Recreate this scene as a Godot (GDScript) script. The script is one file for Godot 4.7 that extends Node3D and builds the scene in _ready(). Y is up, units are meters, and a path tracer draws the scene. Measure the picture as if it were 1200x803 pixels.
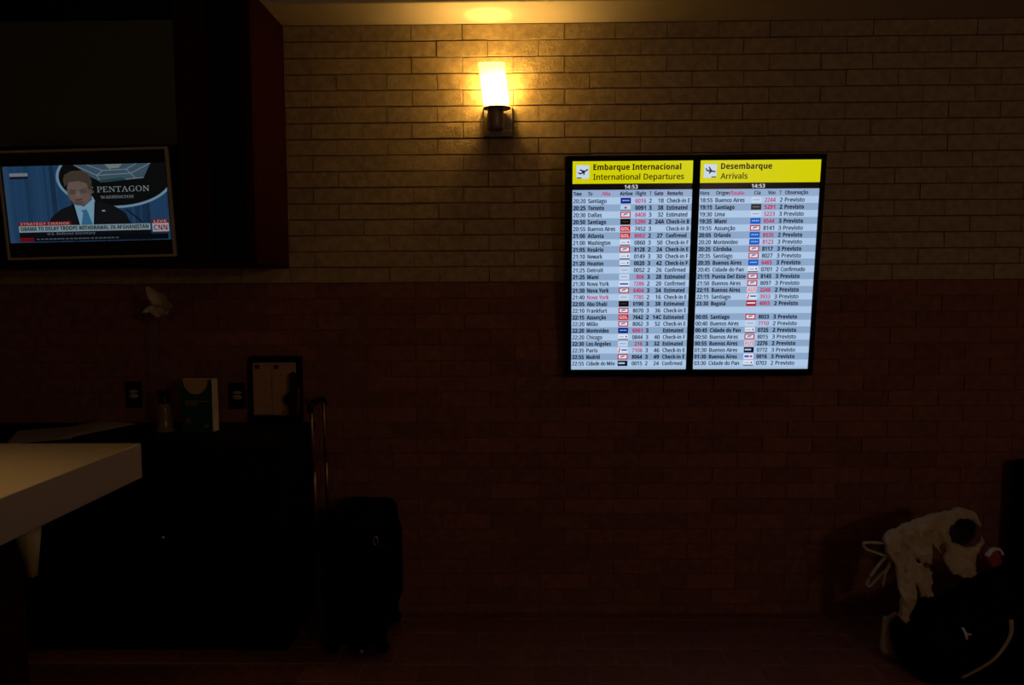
extends Node3D
# A dim airport-bar wall: brick, a lit sconce, two flight boards, a television and luggage.

const CEIL := 2.557          # underside of the soffit over the brick wall
const COURSE := 0.068        # one brick course
const BRICK := 0.2157        # one brick with its joint
const COLOUR_LINE := 1.469   # cream bricks above, red bricks below

var rng := RandomNumberGenerator.new()
var taken := {}
var M := {}
var fonts := {}

# ---------------------------------------------------------------- naming
func numbered(called: String) -> String:
	if not taken.has(called):
		taken[called] = 0
		return called
	taken[called] += 1
	return "%s_%03d" % [called, taken[called]]

func thing(called: String, label: String, category: String, at := Vector3.ZERO, group := "") -> Node3D:
	var o := Node3D.new()
	o.name = numbered(called)
	add_child(o)
	o.position = at
	o.set_meta("label", label)
	o.set_meta("category", category)
	if group:
		o.set_meta("group", group)
	return o

func structure(called: String, at := Vector3.ZERO) -> Node3D:
	var o := Node3D.new()
	o.name = called
	add_child(o)
	o.position = at
	o.set_meta("kind", "structure")
	return o

func part(called: String, mesh: Mesh, m: Material, parent: Node, at := Vector3.ZERO, turn := Vector3.ZERO, label := "") -> MeshInstance3D:
	var o := MeshInstance3D.new()
	o.name = called
	o.mesh = mesh
	o.material_override = m
	parent.add_child(o, true)
	o.position = at
	o.rotation = turn
	if label:
		o.set_meta("label", label)
	return o

# ---------------------------------------------------------------- shapes
func start() -> SurfaceTool:
	var st := SurfaceTool.new()
	st.begin(Mesh.PRIMITIVE_TRIANGLES)
	return st

func tri(st: SurfaceTool, a: Vector3, b: Vector3, c: Vector3, out_from := Vector3.INF) -> void:
	if out_from != Vector3.INF:
		var n := (b - a).cross(c - a)
		if n.dot((a + b + c) / 3.0 - out_from) > 0.0:
			var k := b
			b = c
			c = k
	for v in [a, b, c]:
		st.add_vertex(v)

func quad(st: SurfaceTool, a: Vector3, b: Vector3, c: Vector3, d: Vector3, out_from := Vector3.INF) -> void:
	tri(st, a, b, c, out_from)
	tri(st, a, c, d, out_from)

# a box with chamfered edges, 44 triangles; wobble moves the corners a little
func add_box(st: SurfaceTool, at: Vector3, size: Vector3, bevel := 0.002, wobble := 0.0) -> void:
	var h := size / 2.0
	var b := minf(bevel, minf(h.x, minf(h.y, h.z)) * 0.9)
	var p := {}
	for sx in [-1, 1]:
		for sy in [-1, 1]:
			for sz in [-1, 1]:
				var w := Vector3(rng.randf_range(-1, 1), rng.randf_range(-1, 1), rng.randf_range(-1, 1)) * wobble
				var s := Vector3(sx, sy, sz)
				for ax in 3:
					var v := h - Vector3(b, b, b)
					v[ax] = h[ax]
					p[[sx, sy, sz, ax]] = at + v * s + w
	st.set_smooth_group(-1)
	for ax in 3:
		var u := (ax + 1) % 3
		var v := (ax + 2) % 3
		for s in [-1, 1]:
			var q := []
			for c in [[-1, -1], [1, -1], [1, 1], [-1, 1]]:
				var k := [0, 0, 0]
				k[ax] = s
				k[u] = c[0]
				k[v] = c[1]
				q.append(p[[k[0], k[1], k[2], ax]])
			quad(st, q[0], q[1], q[2], q[3], at)
		for s in [-1, 1]:
			for t in [-1, 1]:
				var q := []
				for e in [-1, 1]:
					var k := [0, 0, 0]
					k[ax] = e
					k[u] = s
					k[v] = t
					q.append([p[[k[0], k[1], k[2], u]], p[[k[0], k[1], k[2], v]]])
				quad(st, q[0][0], q[0][1], q[1][1], q[1][0], at)
	for sx in [-1, 1]:
		for sy in [-1, 1]:
			for sz in [-1, 1]:
				tri(st, p[[sx, sy, sz, 0]], p[[sx, sy, sz, 1]], p[[sx, sy, sz, 2]], at)

func box(size: Vector3, bevel := 0.002, wobble := 0.0, at := Vector3.ZERO) -> ArrayMesh:
	var st := start()
	add_box(st, at, size, bevel, wobble)
	st.generate_normals()
	return st.commit()

# corner to corner, for shells
func span(lo: Vector3, hi: Vector3, bevel := 0.002) -> ArrayMesh:
	return box(hi - lo, bevel, 0.0, (lo + hi) / 2.0)

# a turned profile of (radius, height) points; squash flattens it along z
func lathe(profile: Array, sides := 32, squash := 1.0) -> ArrayMesh:
	var st := start()
	st.set_smooth_group(1)
	var n := profile.size()
	for j in n - 1:
		for i in sides:
			var a := TAU * i / sides
			var b := TAU * (i + 1) / sides
			var q := []
			for k in [[a, j], [b, j], [b, j + 1], [a, j + 1]]:
				var r: float = profile[k[1]][0]
				q.append(Vector3(cos(k[0]) * r, profile[k[1]][1], sin(k[0]) * r * squash))
			var flat: bool = absf(profile[j][1] - profile[j + 1][1]) < 0.0005 or (profile[j][2] if profile[j].size() > 2 else false)
			st.set_smooth_group(-1 if flat else 1)
			st.add_vertex(q[0]); st.add_vertex(q[1]); st.add_vertex(q[2])
			st.add_vertex(q[0]); st.add_vertex(q[2]); st.add_vertex(q[3])
	st.generate_normals()
	return st.commit()

func frame_at(dir: Vector3) -> Basis:
	var up := Vector3.UP if absf(dir.y) < 0.9 else Vector3.RIGHT
	var x := up.cross(dir).normalized()
	return Basis(x, dir.cross(x).normalized(), dir)

# a tube along points, radius fixed or one for each point; wide stretches it sideways into a strap
func tube(points: Array, radius: Variant, sides := 10, wide := 1.0) -> ArrayMesh:
	var st := start()
	st.set_smooth_group(1)
	var rings := []
	for i in points.size():
		var dir: Vector3 = (points[mini(i + 1, points.size() - 1)] - points[maxi(i - 1, 0)]).normalized()
		var f := frame_at(dir)
		var r: float = radius[i] if radius is Array else radius
		var ring := []
		for k in sides:
			var a := TAU * k / sides
			ring.append(points[i] + f.x * cos(a) * r * wide + f.y * sin(a) * r)
		rings.append(ring)
	for i in rings.size() - 1:
		for k in sides:
			var l := (k + 1) % sides
			quad(st, rings[i][k], rings[i][l], rings[i + 1][l], rings[i + 1][k], (points[i] + points[i + 1]) / 2.0)
	for e in [0, rings.size() - 1]:
		for k in range(1, sides - 1):
			tri(st, rings[e][0], rings[e][k], rings[e][k + 1], points[1 if e == 0 else rings.size() - 2])
	st.generate_normals()
	return st.commit()

func smooth_path(points: Array, steps := 6) -> Array:
	var c := Curve3D.new()
	for i in points.size():
		var t: Vector3 = (points[mini(i + 1, points.size() - 1)] - points[maxi(i - 1, 0)]) / 6.0
		c.add_point(points[i], -t, t)
	var out := []
	for i in (points.size() - 1) * steps + 1:
		out.append(c.samplef(float(i) / steps))
	return out

# surface nets of a distance field inside a box
func nets(lo: Vector3, hi: Vector3, cell: float, field: Callable) -> ArrayMesh:
	var n := Vector3i(((hi - lo) / cell).ceil()) + Vector3i.ONE
	var f := PackedFloat32Array()
	f.resize(n.x * n.y * n.z)
	var at := 0
	for z in n.z:
		for y in n.y:
			for x in n.x:
				f[at] = field.call(lo + Vector3(x, y, z) * cell)
				at += 1
	var id := {}
	var verts := PackedVector3Array()
	var sx := 1
	var sy := n.x
	var sz := n.x * n.y
	for z in n.z - 1:
		for y in n.y - 1:
			for x in n.x - 1:
				var o := x + y * sy + z * sz
				var neg := 0
				for k in 8:
					if f[o + (k & 1) * sx + ((k >> 1) & 1) * sy + (k >> 2) * sz] < 0.0:
						neg += 1
				if neg == 0 or neg == 8:
					continue
				var sum := Vector3.ZERO
				var cnt := 0
				for k in 8:
					for b in 3:
						if k & (1 << b):
							continue
						var l := k | (1 << b)
						var fa := f[o + (k & 1) * sx + ((k >> 1) & 1) * sy + (k >> 2) * sz]
						var fb := f[o + (l & 1) * sx + ((l >> 1) & 1) * sy + (l >> 2) * sz]
						if (fa < 0.0) == (fb < 0.0):
							continue
						var pa := Vector3(k & 1, (k >> 1) & 1, k >> 2)
						var pb := Vector3(l & 1, (l >> 1) & 1, l >> 2)
						sum += pa.lerp(pb, fa / (fa - fb))
						cnt += 1
				id[o] = verts.size()
				verts.append(lo + (Vector3(x, y, z) + sum / cnt) * cell)
	var idx := PackedInt32Array()
	var st3 := [sx, sy, sz]
	for z in range(1, n.z - 1):
		for y in range(1, n.y - 1):
			for x in range(1, n.x - 1):
				var o := x + y * sy + z * sz
				var fa := f[o]
				for b in 3:
					var fb := f[o + st3[b]]
					if (fa < 0.0) == (fb < 0.0):
						continue
					var u: int = st3[(b + 1) % 3]
					var v: int = st3[(b + 2) % 3]
					var q := [id.get(o - u - v, -1), id.get(o - v, -1), id.get(o, -1), id.get(o - u, -1)]
					if q.has(-1):
						continue
					if fa < 0.0:
						q.reverse()
					idx.append_array([q[0], q[1], q[2], q[0], q[2], q[3]])
	var normals := PackedVector3Array()
	normals.resize(verts.size())
	for i in range(0, idx.size(), 3):
		var nn := (verts[idx[i + 2]] - verts[idx[i]]).cross(verts[idx[i + 1]] - verts[idx[i]])
		for k in 3:
			normals[idx[i + k]] += nn
	for i in normals.size():
		normals[i] = normals[i].normalized()
	var arr := []
	arr.resize(Mesh.ARRAY_MAX)
	arr[Mesh.ARRAY_VERTEX] = verts
	arr[Mesh.ARRAY_NORMAL] = normals
	arr[Mesh.ARRAY_INDEX] = idx
	var mesh := ArrayMesh.new()
	mesh.add_surface_from_arrays(Mesh.PRIMITIVE_TRIANGLES, arr)
	return mesh

func capsule(p: Vector3, a: Vector3, b: Vector3, ra: float, rb: float) -> float:
	var ab := b - a
	var t := clampf((p - a).dot(ab) / maxf(ab.length_squared(), 1e-8), 0.0, 1.0)
	return p.distance_to(a + ab * t) - lerpf(ra, rb, t)

func round_box(p: Vector3, c: Vector3, h: Vector3, r: float) -> float:
	var q := (p - c).abs() - h + Vector3(r, r, r)
	return q.max(Vector3.ZERO).length() + minf(maxf(q.x, maxf(q.y, q.z)), 0.0) - r

func blend(a: float, b: float, k: float) -> float:
	var h := maxf(k - absf(a - b), 0.0) / k
	return minf(a, b) - h * h * k * 0.25

# a leaf or petal: a curved blade of some thickness, from base along dir, bending towards bend
func petal(base: Vector3, dir: Vector3, bend: Vector3, long: float, wide: float, thick := 0.0012) -> ArrayMesh:
	var st := start()
	st.set_smooth_group(1)
	var side := dir.cross(bend).normalized()
	var steps := 8
	var top := []
	var bot := []
	for i in steps + 1:
		var t := float(i) / steps
		var mid := base + dir * long * t + bend * long * 0.35 * t * t
		var w := wide * (0.12 + sin(PI * pow(t, 0.75)) * 0.5)
		if i == steps:
			w = wide * 0.04
		var a := []
		var b := []
		for s in [-1.0, -0.5, 0.0, 0.5, 1.0]:
			var v: Vector3 = mid + side * w * s + bend * w * 0.35 * s * s
			a.append(v + bend * thick)
			b.append(v - bend * thick)
		top.append(a)
		bot.append(b)
	var middle := base + dir * long * 0.5
	for i in steps:
		for k in 4:
			st.add_vertex(top[i][k]); st.add_vertex(top[i][k + 1]); st.add_vertex(top[i + 1][k + 1])
			st.add_vertex(top[i][k]); st.add_vertex(top[i + 1][k + 1]); st.add_vertex(top[i + 1][k])
			st.add_vertex(bot[i][k]); st.add_vertex(bot[i + 1][k + 1]); st.add_vertex(bot[i][k + 1])
			st.add_vertex(bot[i][k]); st.add_vertex(bot[i + 1][k]); st.add_vertex(bot[i + 1][k + 1])
		for e in [0, 4]:
			quad(st, top[i][e], bot[i][e], bot[i + 1][e], top[i + 1][e], middle)
	st.generate_normals()
	return st.commit()

# a flat plate with texture coordinates, facing +z, upright
func plate(w: float, h: float) -> ArrayMesh:
	var st := start()
	var p := [Vector3(-w / 2, h, 0), Vector3(w / 2, h, 0), Vector3(w / 2, 0, 0), Vector3(-w / 2, 0, 0)]
	var uv := [Vector2(0, 0), Vector2(1, 0), Vector2(1, 1), Vector2(0, 1)]
	for k in [0, 1, 2, 0, 2, 3]:
		st.set_normal(Vector3.BACK)
		st.set_uv(uv[k])
		st.add_vertex(p[k])
	return st.commit()

# ---------------------------------------------------------------- materials
func noise_map(freq: float, octaves := 4, normal := false, seed_ := 1, size := 512) -> NoiseTexture2D:
	var n := FastNoiseLite.new()
	n.seed = seed_
	n.noise_type = FastNoiseLite.TYPE_SIMPLEX_SMOOTH
	n.frequency = freq
	n.fractal_octaves = octaves
	var t := NoiseTexture2D.new()
	t.width = size
	t.height = size
	t.seamless = true
	t.noise = n
	t.as_normal_map = normal
	return t

func ramp_map(freq: float, lo: Color, hi: Color, seed_ := 1, octaves := 4) -> NoiseTexture2D:
	var t := noise_map(freq, octaves, false, seed_)
	var g := Gradient.new()
	g.set_color(0, lo)
	g.set_color(1, hi)
	t.color_ramp = g
	return t

# real-world (linear) base colour
func mat(c: Color, rough := 0.7, metal := 0.0) -> StandardMaterial3D:
	var m := StandardMaterial3D.new()
	m.albedo_color = c.linear_to_srgb()
	m.roughness = rough
	m.metallic = metal
	return m

func glow(c: Color, energy: float) -> StandardMaterial3D:
	var m := mat(Color(0.8, 0.8, 0.8), 0.4)
	m.emission_enabled = true
	m.emission = c.linear_to_srgb()
	m.emission_energy_multiplier = energy
	return m

func make_materials() -> void:
	var grit := noise_map(0.045, 5, false, 7)
	var mottle := ramp_map(0.012, Color(0.80, 0.80, 0.80), Color(1.0, 1.0, 1.0), 11, 5)
	var pits := noise_map(0.02, 3, false, 19)
	M.cream = []
	for k in 5:
		var t: float = [1.0, 0.96, 1.03, 0.94, 1.0][k]
		var m := mat(Color(0.49 * t, 0.395 * t, 0.23 * t), 0.85)
		m.albedo_texture = mottle
		m.uv1_triplanar = true
		m.uv1_world_triplanar = true
		m.uv1_scale = Vector3.ONE * 3.1
		m.heightmap_enabled = true
		m.heightmap_texture = grit
		m.heightmap_scale = 0.13
		M.cream.append(m)
	M.red = []
	for k in 6:
		var t: float = [1.0, 0.9, 1.1, 0.82, 1.0, 1.15][k]
		var c := Color(0.30 * t, 0.118 * t, 0.082 * t)
		if k == 5:
			c = Color(0.28, 0.125, 0.07)
		var m := mat(c, 0.8)
		m.albedo_texture = mottle
		m.uv1_triplanar = true
		m.uv1_world_triplanar = true
		m.uv1_scale = Vector3.ONE * 2.7
		m.heightmap_enabled = true
		m.heightmap_texture = grit
		m.heightmap_scale = 0.13
		M.red.append(m)
	M.paver = []
	for k in 4:
		var t: float = [1.0, 0.9, 1.08, 0.95][k]
		var m := mat(Color(0.235 * t, 0.092 * t, 0.064 * t), 0.5)
		m.albedo_texture = mottle
		m.uv1_triplanar = true
		m.uv1_world_triplanar = true
		m.uv1_scale = Vector3.ONE * 2.2
		m.heightmap_enabled = true
		m.heightmap_texture = grit
		m.heightmap_scale = 0.2
		M.paver.append(m)
	M.mortar = mat(Color(0.20, 0.14, 0.085), 0.9)
	M.mortar_red = mat(Color(0.22, 0.09, 0.066), 0.9)
	M.grout = mat(Color(0.27, 0.13, 0.10), 0.85)
	M.plaster = mat(Color(0.47, 0.43, 0.37), 0.75)
	M.plaster.heightmap_enabled = true
	M.plaster.heightmap_texture = pits
	M.plaster.heightmap_scale = 0.06
	M.plaster.uv1_triplanar = true
	M.plaster.uv1_world_triplanar = true
	M.paint = mat(Color(0.42, 0.34, 0.25), 0.8)
	M.maroon = mat(Color(0.026, 0.003, 0.002), 0.6)
	M.maroon.metallic_specular = 0.15
	M.black_board = mat(Color(0.055, 0.07, 0.042), 0.6)
	M.black_wood = mat(Color(0.0035, 0.003, 0.003), 0.6)
	M.black_wood.metallic_specular = 0.25
	M.black_plastic = mat(Color(0.004, 0.004, 0.005), 0.5)
	M.black_plastic.metallic_specular = 0.25
	M.black_gloss = mat(Color(0.004, 0.004, 0.005), 0.12)
	M.black_cloth = mat(Color(0.003, 0.003, 0.004), 0.95)
	M.black_cloth.metallic_specular = 0.15
	M.black_cloth.heightmap_enabled = true
	M.black_cloth.heightmap_texture = grit
	M.black_cloth.heightmap_scale = 0.15
	M.black_cloth.uv1_triplanar = true
	M.black_cloth.uv1_scale = Vector3.ONE * 8.0
	M.nickel = mat(Color(0.30, 0.27, 0.23), 0.5, 1.0)
	M.olive_metal = mat(Color(0.36, 0.35, 0.22), 0.5)
	M.bronze_tube = mat(Color(0.34, 0.24, 0.11), 0.35, 0.9)
	M.olive = mat(Color(0.30, 0.27, 0.11), 0.6)
	M.steel = mat(Color(0.5, 0.5, 0.48), 0.3, 1.0)
	M.brass = mat(Color(0.6, 0.45, 0.18), 0.3, 1.0)
	M.table = mat(Color(0.34, 0.285, 0.20), 0.42)
	M.paper = mat(Color(0.5, 0.47, 0.38), 0.8)
	M.petal = mat(Color(0.60, 0.53, 0.37), 0.6)
	M.petal.backlight_enabled = true
	M.petal.backlight = Color(0.3, 0.28, 0.2)
	M.stem = mat(Color(0.07, 0.085, 0.03), 0.6)
	M.amber = mat(Color(0.20, 0.15, 0.05), 0.22)
	M.cloth = mat(Color(0.44, 0.37, 0.23), 0.9)
	M.hood_shade = mat(Color(0.06, 0.035, 0.022), 0.9)  # dark colour stands for the shade inside the jacket hood
	M.strap = mat(Color(0.46, 0.40, 0.28), 0.85)
	M.tan = mat(Color(0.36, 0.25, 0.11), 0.7)
	M.white_mark = mat(Color(0.6, 0.6, 0.55), 0.6)
	M.red_pouch = mat(Color(0.30, 0.03, 0.035), 0.6)
	M.socket = mat(Color(0.42, 0.41, 0.37), 0.5)

# ---------------------------------------------------------------- flat print: lettering drawn into a picture
func font(kind: String) -> Font:
	if not fonts.has(kind):
		var f := SystemFont.new()
		f.font_names = PackedStringArray(["Droid Serif" if kind.begins_with("serif") else "Droid Sans"])
		f.font_weight = 700 if kind.ends_with("bold") else 400
		fonts[kind] = f
	return fonts[kind]

func fill_poly_tri(im: Image, a: Vector2, b: Vector2, c: Vector2, col: Color) -> void:
	var lo := maxi(int(floor(minf(a.y, minf(b.y, c.y)))), 0)
	var hi := mini(int(ceil(maxf(a.y, maxf(b.y, c.y)))), im.get_height() - 1)
	for y in range(lo, hi + 1):
		var yy := y + 0.5
		var x0 := INF
		var x1 := -INF
		for e in [[a, b], [b, c], [c, a]]:
			var p: Vector2 = e[0]
			var q: Vector2 = e[1]
			if (p.y <= yy) != (q.y <= yy):
				var x := p.x + (q.x - p.x) * (yy - p.y) / (q.y - p.y)
				x0 = minf(x0, x)
				x1 = maxf(x1, x)
		if x1 > x0:
			var i0 := int(round(x0))
			var i1 := int(round(x1))
			if i1 > i0:
				im.fill_rect(Rect2i(i0, y, i1 - i0, 1), col)

# lettering with its baseline left end at (x, y); tall is the height of a capital; wide stretches it; align 0 left, 1 right, 0.5 centre
func letter(im: Image, text: String, x: float, y: float, tall: float, col: Color, kind := "sans", wide := 1.0, align := 0.0, fit := 0.0, heavy := false) -> void:
	var t := TextMesh.new()
	t.font = font(kind)
	t.font_size = 64
	t.pixel_size = 1.0
	t.depth = 0.0
	t.curve_step = 2.0
	t.horizontal_alignment = HORIZONTAL_ALIGNMENT_LEFT
	t.vertical_alignment = VERTICAL_ALIGNMENT_BOTTOM
	t.text = "H"
	var cap := t.get_aabb()
	t.text = text
	if t.get_surface_count() == 0:
		return
	var box_ := t.get_aabb()
	var s := tall / cap.size.y
	var base := cap.position.y
	var sx := s * wide
	if fit > 0.0:
		sx = fit / box_.size.x
	var arr := t.surface_get_arrays(0)
	var v: PackedVector3Array = arr[Mesh.ARRAY_VERTEX]
	var idx: PackedInt32Array = arr[Mesh.ARRAY_INDEX]
	var ox := x - box_.size.x * sx * align - box_.position.x * sx
	for bold in ((2 if kind.ends_with("bold") else 3) if heavy else 1):          # a heavier stroke
		for i in range(0, idx.size(), 3):
			var p := []
			for k in 3:
				var q := v[idx[i + k]]
				p.append(Vector2(ox + q.x * sx + bold, y - (q.y - base) * s + (1 if bold == 1 else 0)))
			fill_poly_tri(im, p[0], p[1], p[2], col)

func poly(im: Image, points: Array, col: Color) -> void:
	var pts := PackedVector2Array(points)
	var idx := Geometry2D.triangulate_polygon(pts)
	for i in range(0, idx.size(), 3):
		fill_poly_tri(im, pts[idx[i]], pts[idx[i + 1]], pts[idx[i + 2]], col)

func oval(im: Image, c: Vector2, r: Vector2, col: Color, turn := 0.0) -> void:
	var pts := []
	for k in 48:
		var a := TAU * k / 48
		pts.append(c + (Vector2(cos(a), sin(a)) * r).rotated(turn))
	poly(im, pts, col)

func stroke(im: Image, a: Vector2, b: Vector2, w: float, col: Color) -> void:
	var n := (b - a).orthogonal().normalized() * w / 2.0
	poly(im, [a + n, b + n, b - n, a - n], col)

# ---------------------------------------------------------------- flight boards
const S := 7.0            # picture pixels to one pixel of the photograph's board
const BOARD_W := 142.0
const BOARD_H := 247.0

func board_logo(im: Image, x: float, y: float, kind: String) -> void:
	var r := Rect2i(int(x * S), int((y - 3.3) * S), int(12.2 * S), int(6.6 * S))
	var white := Color(0.93, 0.95, 1.0)
	match kind:
		"blue", "sky":
			im.fill_rect(r, Color(0.03, 0.14, 0.55) if kind == "blue" else Color(0.06, 0.38, 0.82))
			for k in 4:
				im.fill_rect(Rect2i(r.position.x + int((2.2 + k * 2.2) * S), r.position.y + int(2.4 * S), int(1.5 * S), int(1.6 * S)), Color(0.72, 0.82, 1.0))
		"red":
			im.fill_rect(r, Color(0.80, 0.05, 0.12))
			im.fill_rect(r.grow(-int(1.2 * S)), white)
			poly(im, [Vector2(x + 3, y + 1.2) * S, Vector2(x + 4.2, y - 1.4) * S, Vector2(x + 9, y - 1.6) * S, Vector2(x + 8, y - 0.3) * S, Vector2(x + 5.2, y + 0.2) * S], Color(0.45, 0.45, 0.62))
		"orange":
			im.fill_rect(r, Color(0.84, 0.05, 0.08))
			letter(im, "GOL", x * S + 6.1 * S, (y + 2.0) * S, 4.0 * S, white, "sans bold", 1.0, 0.5, 10.0 * S)
		"black", "charcoal":
			im.fill_rect(r, Color(0.03, 0.03, 0.03) if kind == "black" else Color(0.18, 0.19, 0.22))
			im.fill_rect(Rect2i(r.position.x + int(2 * S), r.position.y + int(2.8 * S), int(8 * S), int(1.0 * S)), Color(0.36, 0.25, 0.08) if kind == "black" else Color(0.5, 0.5, 0.5))
		"navy":
			im.fill_rect(r, Color(0.03, 0.07, 0.2))
			im.fill_rect(Rect2i(r.position.x + int(1 * S), r.position.y + int(2.0 * S), int(8 * S), int(2.2 * S)), Color(0.75, 0.8, 0.9))
		"globe":
			im.fill_rect(r, white)
			im.fill_rect(Rect2i(r.position.x + int(1.5 * S), r.position.y + int(2.6 * S), int(6 * S), int(0.9 * S)), Color(0.55, 0.65, 0.85))
			im.fill_rect(Rect2i(r.position.x + int(9.3 * S), r.position.y + int(1.9 * S), int(1.5 * S), int(2.0 * S)), Color(0.1, 0.2, 0.6))
			im.fill_rect(Rect2i(r.position.x, r.position.y + int(5.6 * S), r.size.x, int(1.2 * S)), Color(0.25, 0.3, 0.4))
		"leaf":
			im.fill_rect(r, Color(0.75, 0.87, 0.98))
			oval(im, Vector2(x + 6, y - 0.2) * S, Vector2(1.4, 1.3) * S, Color(0.85, 0.1, 0.25))
			im.fill_rect(Rect2i(r.position.x, r.position.y + int(5.6 * S), r.size.x, int(0.9 * S)), Color(0.3, 0.38, 0.48))
		"wave":
			im.fill_rect(r, white)
			im.fill_rect(Rect2i(r.position.x + int(1 * S), r.position.y + int(2.6 * S), int(10 * S), int(2.0 * S)), Color(0.1, 0.45, 0.85))
		"arc":
			im.fill_rect(r, white)
			stroke(im, Vector2(x + 1.0, y + 2.8) * S, Vector2(x + 2.6, y - 2.6) * S, 1.2 * S, Color(0.85, 0.05, 0.12))
			im.fill_rect(Rect2i(r.position.x + int(4.5 * S), r.position.y + int(2.0 * S), int(7 * S), int(1.8 * S)), Color(0.15, 0.4, 0.8))
		"pink":
			im.fill_rect(r, Color(0.90, 0.86, 0.92))
			letter(im, "AUS", x * S + 6.1 * S, (y + 2.0) * S, 4.2 * S, Color(0.85, 0.35, 0.45), "sans", 1.0, 0.5, 11.0 * S)
		"crimson":
			im.fill_rect(r, Color(0.74, 0.06, 0.14))
			im.fill_rect(Rect2i(r.position.x + int(1 * S), r.position.y + int(2.2 * S), int(10 * S), int(1.9 * S)), white)
		"mixed":
			im.fill_rect(r, white)
			im.fill_rect(Rect2i(r.position.x + int(1.2 * S), r.position.y + int(2.0 * S), int(5.5 * S), int(2.6 * S)), Color(0.1, 0.4, 0.85))
			im.fill_rect(Rect2i(r.position.x + int(7.8 * S), r.position.y + int(2.0 * S), int(3 * S), int(2.6 * S)), Color(0.85, 0.2, 0.3))
		"pale":
			im.fill_rect(r, Color(0.83, 0.89, 0.97))
			im.fill_rect(Rect2i(r.position.x + int(2 * S), r.position.y + int(2.8 * S), int(8 * S), int(1.1 * S)), Color(0.55, 0.68, 0.85))

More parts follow.
